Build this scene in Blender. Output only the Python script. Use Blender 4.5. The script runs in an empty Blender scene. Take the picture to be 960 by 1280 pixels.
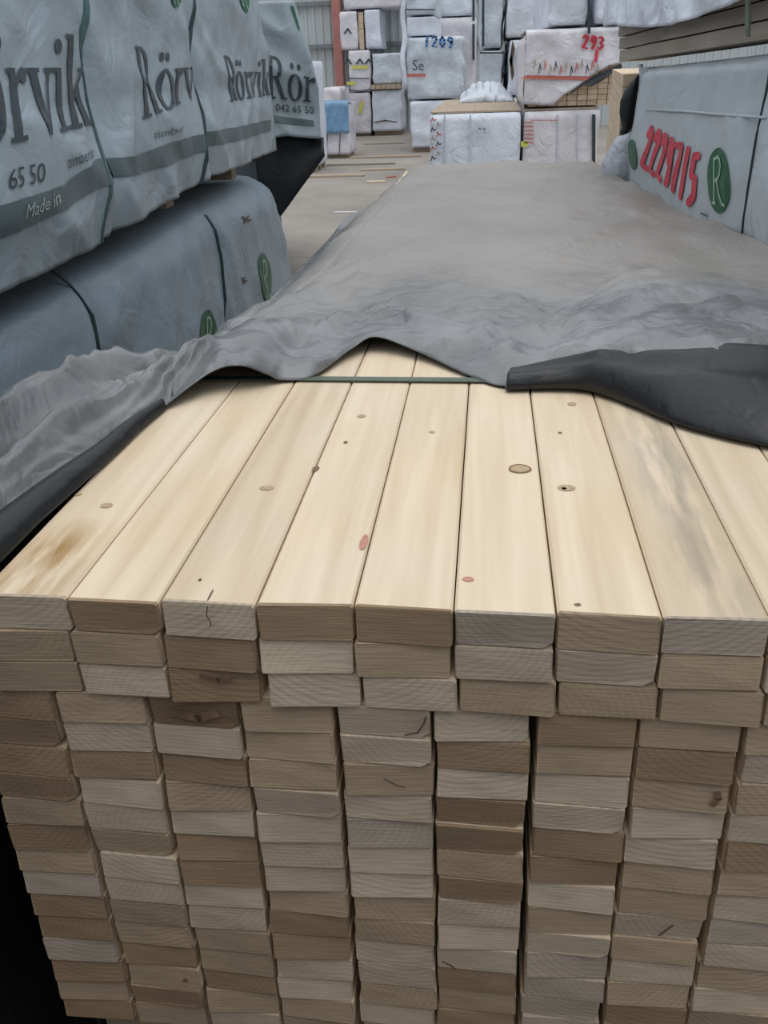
import bpy, bmesh, math, random
from mathutils import Vector, Matrix, noise
random.seed(7)
SC = bpy.context.scene
COL = SC.collection

# ------------------------------------------------------------------ camera
F = 1080.0; CX, CY = 480.0, 640.0; HC = 1.5
def _axes(vp=(613, 80), vx=560):
    y = Vector(((vp[0]-CX)/F, -(vp[1]-CY)/F, 1)).normalized()
    t = -(((vx-CX)/F)*y.x + y.z)/y.y
    z = -Vector(((vx-CX)/F, t, 1)).normalized()
    x = -y.cross(z)
    return x, y, z                      # world axes written in camera (right, up, forward)
AX, AY, AZ = _axes()
right = Vector((AX.x, AY.x, AZ.x)); up = Vector((AX.y, AY.y, AZ.y)); fwd = Vector((AX.z, AY.z, AZ.z))
cam_d = bpy.data.cameras.new('camera'); cam = bpy.data.objects.new('camera', cam_d); COL.objects.link(cam)
cam_d.sensor_fit = 'VERTICAL'; cam_d.sensor_height = 34.6; cam_d.lens = F/1280*34.6
cam_d.clip_start = 0.02; cam_d.clip_end = 200
cam.matrix_world = Matrix(((right.x, up.x, -fwd.x, 0), (right.y, up.y, -fwd.y, 0), (right.z, up.z, -fwd.z, HC), (0, 0, 0, 1)))
SC.camera = cam
EYE = Vector((0, 0, HC))
def ray(px, py): return right*((px-CX)/F) + up*(-(py-CY)/F) + fwd
def hit(px, py, p0, n):
    d = ray(px, py); t = (Vector(p0)-EYE).dot(n)/d.dot(n); return EYE+d*t
def hz(px, py, z): return hit(px, py, (0, 0, z), Vector((0, 0, 1)))
def hx(px, py, x): return hit(px, py, (x, 0, 0), Vector((1, 0, 0)))
def hy(px, py, y): return hit(px, py, (0, y, 0), Vector((0, 1, 0)))

# ------------------------------------------------------------------ light: an overcast sky (brighter overhead)
w = bpy.data.worlds.new('overcast_sky'); SC.world = w; w.use_nodes = True
nt = w.node_tree; nt.nodes.clear()
o_ = nt.nodes.new('ShaderNodeOutputWorld'); bg = nt.nodes.new('ShaderNodeBackground')
tc = nt.nodes.new('ShaderNodeTexCoord'); sx = nt.nodes.new('ShaderNodeSeparateXYZ'); cr = nt.nodes.new('ShaderNodeValToRGB')
nt.links.new(tc.outputs['Generated'], sx.inputs[0]); nt.links.new(sx.outputs['Z'], cr.inputs[0])
cr.color_ramp.elements[0].position = 0.0; cr.color_ramp.elements[0].color = (0.33, 0.36, 0.40, 1)
cr.color_ramp.elements[1].position = 1.0; cr.color_ramp.elements[1].color = (0.96, 1.0, 1.05, 1)
nt.links.new(cr.outputs[0], bg.inputs[0]); bg.inputs[1].default_value = 1.0
nt.links.new(bg.outputs[0], o_.inputs[0])
sd = bpy.data.lights.new('veiled_sun', 'SUN'); sd.energy = 0.7; sd.angle = math.radians(50); sd.color = (1.0, 0.97, 0.92)
so = bpy.data.objects.new('veiled_sun', sd); COL.objects.link(so)
so.rotation_euler = Vector((-0.15, 0.25, -1)).to_track_quat('-Z', 'Y').to_euler()
SC.view_settings.view_transform = 'Standard'; SC.view_settings.look = 'None'
SC.view_settings.exposure = 0.35; SC.view_settings.gamma = 1.0; SC.view_settings.use_curve_mapping = False

# ------------------------------------------------------------------ helpers
def tag(o, label=None, cat=None, group=None, kind=None):
    if label: o['label'] = label
    if cat: o['category'] = cat
    if group: o['group'] = group
    if kind: o['kind'] = kind
    return o
def empty(name, loc, label, cat, group=None):
    o = bpy.data.objects.new(name, None); COL.objects.link(o); o.location = loc; o.empty_display_size = 0.1
    return tag(o, label, cat, group)
def mesh_obj(name, verts, faces, mat, parent=None, smooth=False, mats=None, fmat=None):
    """verts are in world space; a child is stored relative to its (unrotated) root"""
    off = Vector((0, 0, 0)); p = parent
    while p is not None: off += p.location; p = p.parent
    me = bpy.data.meshes.new(name)
    me.from_pydata([Vector(v)-off for v in verts], [], faces)
    for m in (mats or [mat]): me.materials.append(m)
    if fmat: me.polygons.foreach_set('material_index', fmat)
    if smooth: me.polygons.foreach_set('use_smooth', [True]*len(me.polygons))
    me.update()
    o = bpy.data.objects.new(name, me); COL.objects.link(o); o.parent = parent
    return o
def bm_obj(name, bm, mat, parent=None, smooth=False):
    off = Vector((0, 0, 0)); p = parent
    while p is not None: off += p.location; p = p.parent
    for v in bm.verts: v.co -= off
    me = bpy.data.meshes.new(name); bm.to_mesh(me); bm.free(); me.materials.append(mat)
    if smooth: me.polygons.foreach_set('use_smooth', [True]*len(me.polygons))
    o = bpy.data.objects.new(name, me); COL.objects.link(o); o.parent = parent
    return o
BOXF = [(0, 3, 2, 1), (4, 5, 6, 7), (0, 1, 5, 4), (1, 2, 6, 5), (2, 3, 7, 6), (3, 0, 4, 7)]
def box_v(x0, x1, y0, y1, z0, z1):
    return [(x0, y0, z0), (x1, y0, z0), (x1, y1, z0), (x0, y1, z0), (x0, y0, z1), (x1, y0, z1), (x1, y1, z1), (x0, y1, z1)]
def box(name, x0, x1, y0, y1, z0, z1, mat, parent=None, bev=0.0):
    bm = bmesh.new(); vs = [bm.verts.new(v) for v in box_v(x0, x1, y0, y1, z0, z1)]
    for f in BOXF: bm.faces.new([vs[i] for i in f])
    if bev: bmesh.ops.bevel(bm, geom=bm.edges[:], offset=bev, segments=1, affect='EDGES')
    return bm_obj(name, bm, mat, parent)
def nz(x, y=0.0, z=0.0): return noise.noise(Vector((x, y, z)))
def ridge(x, y=0.0, z=0.0): return 1-2*abs(noise.noise(Vector((x, y, z))))
def solid(o, t, mat2=None, off=-1.0):
    m = o.modifiers.new('thickness', 'SOLIDIFY'); m.thickness = t; m.offset = off
    if mat2: o.data.materials.append(mat2); m.material_offset = 1; m.material_offset_rim = 1
    return o
def tube(name, pts, r, mat, parent=None, sides=6):
    V, Fc = [], []; n = len(pts); pts = [Vector(p) for p in pts]
    for i, p in enumerate(pts):
        t = (pts[min(i+1, n-1)]-pts[max(i-1, 0)]).normalized()
        a = t.orthogonal().normalized() if abs(t.z) > .9 else t.cross(Vector((0, 0, 1))).normalized()
        b = t.cross(a)
        for k in range(sides):
            th = 2*math.pi*k/sides; V.append(p+a*(r*math.cos(th))+b*(r*math.sin(th)))
    for i in range(n-1):
        for k in range(sides):
            k2 = (k+1) % sides; Fc.append((i*sides+k, i*sides+k2, (i+1)*sides+k2, (i+1)*sides+k))
    Fc.append(tuple(range(sides-1, -1, -1))); Fc.append(tuple((n-1)*sides+k for k in range(sides)))
    return mesh_obj(name, V, Fc, mat, parent, True)

# ------------------------------------------------------------------ materials
def mat_new(name):
    m = bpy.data.materials.new(name); m.use_nodes = True; n = m.node_tree
    b = n.nodes['Principled BSDF']; return m, n, b
def N(n, t, **kw):
    x = n.nodes.new(t)
    for k, v in kw.items(): setattr(x, k, v)
    return x
def setin(node, **kw):
    for k, v in kw.items(): node.inputs[k.replace('_', ' ')].default_value = v
def c4(c): return (c[0], c[1], c[2], 1)
def plain(name, col, rough=0.6, var=0.12, scale=6.0, bump=0.0, bscale=30.0, spec=0.4, stretch=(1, 1, 1)):
    m, n, b = mat_new(name)
    tc = N(n, 'ShaderNodeTexCoord'); mp = N(n, 'ShaderNodeMapping'); mp.inputs['Scale'].default_value = stretch
    n.links.new(tc.outputs['Object'], mp.inputs[0])
    no = N(n, 'ShaderNodeTexNoise'); setin(no, Scale=scale, Detail=6.0, Roughness=0.6); n.links.new(mp.outputs[0], no.inputs['Vector'])
    r = N(n, 'ShaderNodeValToRGB')
    r.color_ramp.elements[0].position = .3; r.color_ramp.elements[1].position = .7
    r.color_ramp.elements[0].color = c4([x*(1-var) for x in col]); r.color_ramp.elements[1].color = c4([min(1, x*(1+var)) for x in col])
    n.links.new(no.outputs['Fac'], r.inputs[0]); n.links.new(r.outputs[0], b.inputs['Base Color'])
    setin(b, Roughness=rough); b.inputs['Specular IOR Level'].default_value = spec
    if bump:
        n2 = N(n, 'ShaderNodeTexNoise'); setin(n2, Scale=bscale, Detail=4.0); n.links.new(mp.outputs[0], n2.inputs['Vector'])
        bp = N(n, 'ShaderNodeBump'); setin(bp, Strength=bump, Distance=0.01); n.links.new(n2.outputs['Fac'], bp.inputs['Height']); n.links.new(bp.outputs[0], b.inputs['Normal'])
    return m
def film(name, col, rough=0.35, var=0.12, scale=3.0, bump=0.35, bscale=7.0, spec=0.5, dust=None):
    """plastic wrapping film: fine creases by a distorted noise in the bump, dusty patches"""
    m, n, b = mat_new(name)
    tc = N(n, 'ShaderNodeTexCoord')
    no = N(n, 'ShaderNodeTexNoise'); setin(no, Scale=scale, Detail=7.0, Roughness=0.65); n.links.new(tc.outputs['Object'], no.inputs['Vector'])
    r = N(n, 'ShaderNodeValToRGB'); r.color_ramp.elements[0].position = .32; r.color_ramp.elements[1].position = .72
    r.color_ramp.elements[0].color = c4([x*(1-var) for x in col]); r.color_ramp.elements[1].color = c4([min(1, x*(1+var)) for x in (dust or col)])
    n.links.new(no.outputs['Fac'], r.inputs[0]); n.links.new(r.outputs[0], b.inputs['Base Color'])
    vo = N(n, 'ShaderNodeTexNoise'); setin(vo, Scale=bscale, Detail=3.0, Distortion=1.2); n.links.new(tc.outputs['Object'], vo.inputs['Vector'])
    mm = N(n, 'ShaderNodeMath', operation='SUBTRACT'); mm.inputs[1].default_value = .5; n.links.new(vo.outputs['Fac'], mm.inputs[0])
    ab = N(n, 'ShaderNodeMath', operation='ABSOLUTE'); n.links.new(mm.outputs[0], ab.inputs[0])
    bp = N(n, 'ShaderNodeBump'); setin(bp, Strength=bump, Distance=0.03); n.links.new(ab.outputs[0], bp.inputs['Height']); n.links.new(bp.outputs[0], b.inputs['Normal'])
    rr = N(n, 'ShaderNodeMapRange'); setin(rr, To_Min=rough-.08, To_Max=rough+.18); n.links.new(no.outputs['Fac'], rr.inputs[0]); n.links.new(rr.outputs[0], b.inputs['Roughness'])
    b.inputs['Specular IOR Level'].default_value = spec
    return m
def wood_end():
    m, n, b = mat_new('end_grain')
    tc = N(n, 'ShaderNodeTexCoord'); oi = N(n, 'ShaderNodeObjectInfo'); se = N(n, 'ShaderNodeSeparateXYZ')
    n.links.new(tc.outputs['Object'], se.inputs[0])
    def math_(op, a, bb=None, c=None):
        k = N(n, 'ShaderNodeMath', operation=op)
        for i, v in enumerate((a, bb, c)):
            if v is None: continue
            if isinstance(v, (int, float)): k.inputs[i].default_value = v
            else: n.links.new(v, k.inputs[i])
        return k.outputs[0]
    rnd = oi.outputs['Random']
    cx = math_('MULTIPLY', math_('SUBTRACT', rnd, .5), .16)
    r2 = math_('FRACT', math_('MULTIPLY', rnd, 17.31))
    cz = math_('MULTIPLY', math_('SUBTRACT', r2, .5), .22)
    # keep the pith outside the piece
    cz = math_('ADD', cz, math_('MULTIPLY', math_('SIGN', cz), .025))
    dx = math_('SUBTRACT', se.outputs['X'], cx); dz = math_('SUBTRACT', se.outputs['Z'], cz)
    dist = math_('SQRT', math_('ADD', math_('MULTIPLY', dx, dx), math_('MULTIPLY', dz, dz)))
    no = N(n, 'ShaderNodeTexNoise', noise_dimensions='4D'); setin(no, Scale=26.0, Detail=3.0); n.links.new(tc.outputs['Object'], no.inputs['Vector']); n.links.new(rnd, no.inputs['W'])
    dist = math_('ADD', dist, math_('MULTIPLY', no.outputs['Fac'], .011))
    ring = math_('POWER', math_('ADD', math_('MULTIPLY', math_('SINE', math_('MULTIPLY', dist, 900)), .5), .5), 2.2)
    # saw fuzz: streaks along the width
    mp = N(n, 'ShaderNodeMapping'); mp.inputs['Scale'].default_value = (25, 25, 420); n.links.new(tc.outputs['Object'], mp.inputs[0])
    fz = N(n, 'ShaderNodeTexNoise', noise_dimensions='4D'); setin(fz, Scale=1.0, Detail=4.0); n.links.new(mp.outputs[0], fz.inputs['Vector']); n.links.new(rnd, fz.inputs['W'])
    pa = N(n, 'ShaderNodeTexNoise', noise_dimensions='4D'); setin(pa, Scale=16.0, Detail=5.0); n.links.new(tc.outputs['Object'], pa.inputs['Vector'])
    n.links.new(math_('MULTIPLY', rnd, 40), pa.inputs['W'])
    fac = math_('ADD', math_('MULTIPLY', ring, math_('MULTIPLY', r2, -.20)), math_('MULTIPLY', math_('SUBTRACT', fz.outputs['Fac'], .5), .5))
    fac = math_('ADD', math_('ADD', fac, math_('MULTIPLY', math_('SUBTRACT', pa.outputs['Fac'], .5), .55)), 1.03)
    mx = N(n, 'ShaderNodeVectorMath', operation='SCALE'); n.links.new(oi.outputs['Color'], mx.inputs[0]); n.links.new(fac, mx.inputs['Scale'])
    n.links.new(mx.outputs[0], b.inputs['Base Color'])
    bp = N(n, 'ShaderNodeBump'); setin(bp, Strength=.35, Distance=.002); n.links.new(fz.outputs['Fac'], bp.inputs['Height']); n.links.new(bp.outputs[0], b.inputs['Normal'])
    setin(b, Roughness=.85); b.inputs['Specular IOR Level'].default_value = .15
    return m
def wood_long(name, base=(.70, .57, .405), stain=None):
    m, n, b = mat_new(name)
    tc = N(n, 'ShaderNodeTexCoord'); oi = N(n, 'ShaderNodeObjectInfo')
    mp = N(n, 'ShaderNodeMapping'); mp.inputs['Scale'].default_value = (34, 1.7, 34); n.links.new(tc.outputs['Object'], mp.inputs[0])
    g = N(n, 'ShaderNodeTexNoise', noise_dimensions='4D'); setin(g, Scale=1.0, Detail=5.0, Roughness=.55, Distortion=.6); n.links.new(mp.outputs[0], g.inputs['Vector'])
    wm = N(n, 'ShaderNodeMath', operation='MULTIPLY'); wm.inputs[1].default_value = 60; n.links.new(oi.outputs['Random'], wm.inputs[0]); n.links.new(wm.outputs[0], g.inputs['W'])
    r = N(n, 'ShaderNodeValToRGB'); e = r.color_ramp.elements
    e[0].position = .28; e[0].color = c4([base[0]*.86, base[1]*.82, base[2]*.76]); e[1].position = .62; e[1].color = c4([base[0]*1.08, base[1]*1.09, base[2]*1.12])
    n.links.new(g.outputs['Fac'], r.inputs[0])
    p = N(n, 'ShaderNodeTexNoise', noise_dimensions='4D'); setin(p, Scale=5.0, Detail=2.0); n.links.new(tc.outputs['Object'], p.inputs['Vector']); n.links.new(wm.outputs[0], p.inputs['W'])
    hs = N(n, 'ShaderNodeHueSaturation')
    ra = N(n, 'ShaderNodeMapRange'); setin(ra, To_Min=.9, To_Max=1.07); n.links.new(oi.outputs['Random'], ra.inputs[0]); n.links.new(ra.outputs[0], hs.inputs['Value'])
    rs = N(n, 'ShaderNodeMapRange'); setin(rs, To_Min=.7, To_Max=1.2); n.links.new(p.outputs['Fac'], rs.inputs[0]); n.links.new(rs.outputs[0], hs.inputs['Saturation'])
    n.links.new(r.outputs[0], hs.inputs['Color'])
    out = hs.outputs[0]
    if stain:
        # a mould / bark streak with its own outline: x centre, half width, y start, y end (object space), colour
        x0, hw, y0, y1, colr, amt = stain
        se = N(n, 'ShaderNodeSeparateXYZ'); n.links.new(tc.outputs['Object'], se.inputs[0])
        sn = N(n, 'ShaderNodeTexNoise'); setin(sn, Scale=1.0, Detail=5.0); m2 = N(n, 'ShaderNodeMapping'); m2.inputs['Scale'].default_value = (60, 9, 30)
        n.links.new(tc.outputs['Object'], m2.inputs[0]); n.links.new(m2.outputs[0], sn.inputs['Vector'])
        def band(sock, c, h, soft):
            s = N(n, 'ShaderNodeMath', operation='SUBTRACT'); s.inputs[1].default_value = c; n.links.new(sock, s.inputs[0])
            a = N(n, 'ShaderNodeMath', operation='ABSOLUTE'); n.links.new(s.outputs[0], a.inputs[0])
            k = N(n, 'ShaderNodeMapRange'); setin(k, From_Min=h-soft, From_Max=h+soft, To_Min=1.0, To_Max=0.0); n.links.new(a.outputs[0], k.inputs[0]); return k.outputs[0]
        bx = band(se.outputs['X'], x0, hw, hw*.8); by = band(se.outputs['Y'], (y0+y1)/2, (y1-y0)/2, (y1-y0)*.2)
        mu = N(n, 'ShaderNodeMath', operation='MULTIPLY'); n.links.new(bx, mu.inputs[0]); n.links.new(by, mu.inputs[1])
        sr = N(n, 'ShaderNodeMapRange'); setin(sr, From_Min=.38, From_Max=.62); n.links.new(sn.outputs['Fac'], sr.inputs[0])
        m3 = N(n, 'ShaderNodeMath', operation='MULTIPLY'); n.links.new(mu.outputs[0], m3.inputs[0]); n.links.new(sr.outputs[0], m3.inputs[1])
        m4 = N(n, 'ShaderNodeMath', operation='MULTIPLY'); m4.inputs[1].default_value = amt; n.links.new(m3.outputs[0], m4.inputs[0])
        mi = N(n, 'ShaderNodeMix', data_type='RGBA'); n.links.new(m4.outputs[0], mi.inputs['Factor']); n.links.new(out, mi.inputs['A']); mi.inputs['B'].default_value = c4(colr)
        out = mi.outputs['Result']
    n.links.new(out, b.inputs['Base Color'])
    bp = N(n, 'ShaderNodeBump'); setin(bp, Strength=.12, Distance=.002); n.links.new(g.outputs['Fac'], bp.inputs['Height']); n.links.new(bp.outputs[0], b.inputs['Normal'])
    setin(b, Roughness=.7); b.inputs['Specular IOR Level'].default_value = .25
    return m
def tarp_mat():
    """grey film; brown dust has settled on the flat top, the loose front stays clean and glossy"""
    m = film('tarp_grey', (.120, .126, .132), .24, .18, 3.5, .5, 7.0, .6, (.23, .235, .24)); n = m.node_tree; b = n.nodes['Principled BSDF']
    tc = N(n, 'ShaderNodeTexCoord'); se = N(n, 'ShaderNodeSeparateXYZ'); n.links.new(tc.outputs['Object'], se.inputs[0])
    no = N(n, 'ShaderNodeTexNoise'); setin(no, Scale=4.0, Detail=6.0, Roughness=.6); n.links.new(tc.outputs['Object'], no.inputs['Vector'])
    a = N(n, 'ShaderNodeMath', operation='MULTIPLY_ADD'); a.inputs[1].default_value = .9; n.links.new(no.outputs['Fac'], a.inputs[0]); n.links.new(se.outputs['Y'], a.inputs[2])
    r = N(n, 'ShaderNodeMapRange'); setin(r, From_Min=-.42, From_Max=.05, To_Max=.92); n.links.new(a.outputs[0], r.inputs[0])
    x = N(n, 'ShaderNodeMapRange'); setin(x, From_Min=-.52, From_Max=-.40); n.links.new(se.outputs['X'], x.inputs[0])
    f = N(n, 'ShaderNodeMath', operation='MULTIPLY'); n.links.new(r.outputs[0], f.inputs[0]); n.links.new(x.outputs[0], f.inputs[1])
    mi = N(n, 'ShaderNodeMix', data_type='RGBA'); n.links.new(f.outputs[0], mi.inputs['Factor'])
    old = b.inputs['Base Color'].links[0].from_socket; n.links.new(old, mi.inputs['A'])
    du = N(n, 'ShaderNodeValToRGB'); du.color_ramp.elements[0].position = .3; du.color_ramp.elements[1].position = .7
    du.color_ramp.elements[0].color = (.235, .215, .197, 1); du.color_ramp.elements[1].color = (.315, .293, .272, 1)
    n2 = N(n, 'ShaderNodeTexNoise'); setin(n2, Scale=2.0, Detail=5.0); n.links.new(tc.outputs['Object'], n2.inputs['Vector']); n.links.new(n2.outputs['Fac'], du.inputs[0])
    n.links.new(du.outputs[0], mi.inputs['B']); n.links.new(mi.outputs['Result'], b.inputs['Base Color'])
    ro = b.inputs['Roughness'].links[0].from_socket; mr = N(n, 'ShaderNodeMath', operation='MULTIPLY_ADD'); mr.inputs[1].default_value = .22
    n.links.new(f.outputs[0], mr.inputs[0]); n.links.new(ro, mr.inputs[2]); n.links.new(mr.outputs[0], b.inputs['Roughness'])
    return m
M = dict(
    end=wood_end(), long=wood_long('planed_spruce'),
    old=wood_long('weathered_board', (.34, .30, .25)), new=wood_long('fresh_board', (.66, .52, .36)),
    bearer=wood_long('bearer_wood', (.42, .34, .25)),
    knot=plain('knot_brown', (.22, .12, .07), .7, .3, 200), knot_soft=plain('knot_soft', (.46, .34, .21), .7, .25, 150),
    s_stain=plain('end_stain', (.17, .105, .06), .8, .4, 60), resin=plain('resin_pink', (.50, .24, .18), .6, .3, 150), crack=plain('crack_dark', (.10, .07, .05), .9, .2, 80),
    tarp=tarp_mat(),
    tarpin=film('tarp_black_inside', (.006, .007, .009), .33, .2, 5, .2, 9.0, .5),
    wrapL=film('wrap_silver', (.32, .385, .425), .26, .10, 3.0, .35, 6.0, .5),
    wrapL2=film('wrap_silver_blue', (.30, .37, .43), .38, .12, 4.0, .35, 7.0, .45, (.26, .33, .39)),
    wrapR=film('wrap_silver_right', (.44, .49, .52), .33, .10, 3.0, .30, 6.0, .5),
    wrapW=film('wrap_white', (.68, .72, .80), .38, .12, 4.0, .9, 4.5, .4),
    wrapC=film('wrap_clear_crumpled', (.55, .60, .66), .28, .16, 6.0, .8, 6.0, .55),
    wrapB=film('wrap_blue', (.17, .32, .50), .4, .14, 4.0, .5, 5.0, .4),
    wrapP=film('wrap_pinkish_white', (.68, .66, .70), .42, .12, 5.0, .9, 5.0, .4),
    black=film('black_film', (.010, .013, .016), .45, .2, 5, .2, 6.0, .4),
    ink=plain('ink_dark', (.045, .062, .072), .4, .15, 20), band=plain('print_band', (.10, .135, .145), .38, .18, 12),
    inkw=plain('ink_light', (.42, .48, .48), .45, .1, 20), green=plain('print_green', (.012, .10, .045), .4, .15, 20),
    greenw=plain('print_green_light', (.30, .48, .36), .45, .1, 20),
    red=plain('spray_red', (.55, .05, .08), .5, .3, 60), redp=plain('print_red', (.50, .15, .12), .5, .2, 40),
    blue=plain('spray_blue', (.10, .24, .48), .5, .2, 60), yellow=plain('paper_yellow', (.62, .58, .12), .6, .15, 30),
    strapG=plain('strap_green', (.09, .12, .085), .4, .12, 25), strapD=plain('strap_dark', (.03, .05, .055), .4, .15, 25),
    strapT=plain('strap_teal', (.07, .13, .13), .4, .15, 25),
    girt=plain('girt_grey', (.20, .22, .23), .6), redcol=plain('red_column', (.46, .20, .17), .6, .15, 4),
    sheet=plain('wall_sheet', (.50, .54, .55), .5, .06, 1.2), dark=plain('dark_gap', (.02, .022, .024), .8),
    scrapw=plain('scrap_white', (.7, .7, .72), .5), paper=plain('label_paper', (.72, .70, .62), .6, .08, 30),
)
def floor_mat():
    m, n, b = mat_new('yard_concrete')
    tc = N(n, 'ShaderNodeTexCoord')
    a = N(n, 'ShaderNodeTexNoise'); setin(a, Scale=.55, Detail=8.0, Roughness=.65); n.links.new(tc.outputs['Object'], a.inputs['Vector'])
    r = N(n, 'ShaderNodeValToRGB'); e = r.color_ramp.elements; e[0].position = .3; e[0].color = (.22, .195, .17, 1); e[1].position = .7; e[1].color = (.37, .335, .295, 1)
    n.links.new(a.outputs['Fac'], r.inputs[0])
    f = N(n, 'ShaderNodeTexNoise'); setin(f, Scale=40.0, Detail=5.0); n.links.new(tc.outputs['Object'], f.inputs['Vector'])
    mi = N(n, 'ShaderNodeMix', data_type='RGBA', blend_type='MULTIPLY'); mi.inputs['Factor'].default_value = .5
    n.links.new(r.outputs[0], mi.inputs['A']); r2 = N(n, 'ShaderNodeValToRGB'); r2.color_ramp.elements[0].color = (.6, .6, .6, 1); r2.color_ramp.elements[1].color = (1.2, 1.2, 1.2, 1)
    n.links.new(f.outputs['Fac'], r2.inputs[0]); n.links.new(r2.outputs[0], mi.inputs['B']); n.links.new(mi.outputs['Result'], b.inputs['Base Color'])
    bp = N(n, 'ShaderNodeBump'); setin(bp, Strength=.3, Distance=.01); n.links.new(f.outputs['Fac'], bp.inputs['Height']); n.links.new(bp.outputs[0], b.inputs['Normal'])
    setin(b, Roughness=.8); return m
M['floor'] = floor_mat()

# ------------------------------------------------------------------ setting: yard floor (slabs with joints) and the corrugated wall
fl = mesh_obj('floor', [(-14, -3, -.02), (14, -3, -.02), (14, 26, -.02), (-14, 26, -.02), (-14, -3, -.3), (14, -3, -.3), (14, 26, -.3), (-14, 26, -.3)],
              [(0, 1, 2, 3), (4, 7, 6, 5), (0, 4, 5, 1), (1, 5, 6, 2), (2, 6, 7, 3), (3, 7, 4, 0)], M['dark']); tag(fl, kind='structure')
sw, sl = 3.5, 3.625
slab = None
for i in range(8):
    for j in range(8):
        x = -14+i*sw; y = -3+j*sl
        if slab is None:
            slab = box('floor_slab', .008, sw-.008, .008, sl-.008, -.02, 0, M['floor'], fl, .004); s = slab
        else:
            s = slab.copy(); COL.objects.link(s); s.parent = fl
        s.location = (x, y, 0)
def corrugated():
    V, Fc = [], []; y0 = 24.9; x = -14.0; k = 0; prof = []
    while x < 14:
        for dx, dy in ((0, 0), (.06, 0), (.085, -.035), (.14, -.035), (.165, 0)): prof.append((x+dx, y0+dy))
        x += .2
    for px, py in prof: V += [(px, py, 0), (px, py, 6.0)]
    for i in range(len(prof)-1): Fc.append((2*i, 2*i+2, 2*i+3, 2*i+1))
    o = mesh_obj('wall_back', V, Fc, M['sheet']); return solid(o, .004, None, 1.0)
wb = tag(corrugated(), kind='structure')
for zz in (.9, 2.0, 2.95, 4.1, 5.2): box('girt', -14, 14, 24.74, 24.855, zz, zz+.09, M['girt'], wb)
for xx in (hy(422, 40, 24.6).x, -10.5, 1.5, 7.5):
    c = box('column', xx-.11, xx+.11, 24.50, 24.73, 0, 6.0, M['redcol'], wb, .012)

# ------------------------------------------------------------------ faces: a vertical plane with a displacement, addressed by (a, z) along the face
class Face:
    def __init__(s, p0, u, n, disp=None):
        s.p0 = Vector(p0); s.u = Vector(u).normalized(); s.n = Vector(n).normalized(); s.disp = disp or (lambda a, z: 0.0)
    def px(s, x, y):
        p = hit(x, y, s.p0, s.n); return ((p-s.p0).dot(s.u), p.z)
    def pt(s, a, z, off=0.0):
        p = s.p0+s.u*a; return Vector((p.x, p.y, z))+s.n*(s.disp(a, z)+off)
def interp(tab, x):
    if x <= tab[0][0]: return tab[0][1]
    for (x0, y0), (x1, y1) in zip(tab, tab[1:]):
        if x <= x1:
            t = (x-x0)/(x1-x0); return y0+(y1-y0)*t
    return tab[-1][1]
def sheet(name, face, a0, a1, zlo, zhi, na, nzv, mat, parent, back=0.0, thick=.003):
    """film hanging on a face; zlo/zhi may be functions of a; `back` lets the sheet run on over the top"""
    V, Fc = [], []; zl = zlo if callable(zlo) else (lambda a: zlo); zh = zhi if callable(zhi) else (lambda a: zhi)
    rows = nzv+1+(4 if back else 0)
    for i in range(na+1):
        a = a0+(a1-a0)*i/na
        for j in range(nzv+1):
            z = zl(a)+(zh(a)-zl(a))*j/nzv; V.append(face.pt(a, z))
        if back:
            top = face.pt(a, zh(a))
            for k, (dn, dz) in enumerate(((.02, .018), (.06, .026), (back*.5, .03), (back, .03))): V.append(top-face.n*dn+Vector((0, 0, dz)))
    for i in range(na):
        for j in range(rows-1): Fc.append((i*rows+j, (i+1)*rows+j, (i+1)*rows+j+1, i*rows+j+1))
    o = mesh_obj(name, V, Fc, mat, parent, True)
    if thick: solid(o, thick)
    return o
def quadmap(face, quad):
    """quad: pixel corners TL, TR, BR, BL of a print on the face -> function (u,v in 0..1, v up) -> (a,z)"""
    TL, TR, BR, BL = [face.px(*q) for q in quad]
    def f(u, v):
        return tuple((BL[i]*(1-u)+BR[i]*u)*(1-v)+(TL[i]*(1-u)+TR[i]*u)*v for i in (0, 1))
    return f
def print_on(name, face, bm, m, mat, parent, off=.004, cuts=(10, 6), label=None):
    """bend a flat 2D bmesh (coordinates 0..1) onto a face as ink"""
    for k in range(1, cuts[0]):
        bmesh.ops.bisect_plane(bm, geom=bm.verts[:]+bm.edges[:]+bm.faces[:], plane_co=(k/cuts[0], 0, 0), plane_no=(1, 0, 0))
    for k in range(1, cuts[1]):
        bmesh.ops.bisect_plane(bm, geom=bm.verts[:]+bm.edges[:]+bm.faces[:], plane_co=(0, k/cuts[1], 0), plane_no=(0, 1, 0))
    for v in bm.verts:
        a, z = m(v.co.x, v.co.y); v.co = face.pt(a, z, off)
    o = bm_obj(name, bm, mat, parent)
    if label: o['label'] = label
    return o
# ---- lettering built from strokes (serif letters) in a box one unit high
def quad2(bm, pts):
    vs = [bm.verts.new((x, y, 0)) for x, y in pts]; bm.faces.new(vs)
def ring2(bm, cx, cy, rx, ry, ix, iy, a0=0.0, a1=360.0, n=28, icx=None):
    icx = cx if icx is None else icx
    for k in range(n):
        t0 = math.radians(a0+(a1-a0)*k/n); t1 = math.radians(a0+(a1-a0)*(k+1)/n)
        quad2(bm, [(cx+rx*math.cos(t0), cy+ry*math.sin(t0)), (cx+rx*math.cos(t1), cy+ry*math.sin(t1)), (icx+ix*math.cos(t1), cy+iy*math.sin(t1)), (icx+ix*math.cos(t0), cy+iy*math.sin(t0))])
def disc2(bm, cx, cy, rx, ry, n=24):
    vs = [bm.verts.new((cx+rx*math.cos(2*math.pi*k/n), cy+ry*math.sin(2*math.pi*k/n), 0)) for k in range(n)]; bm.faces.new(vs)
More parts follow.
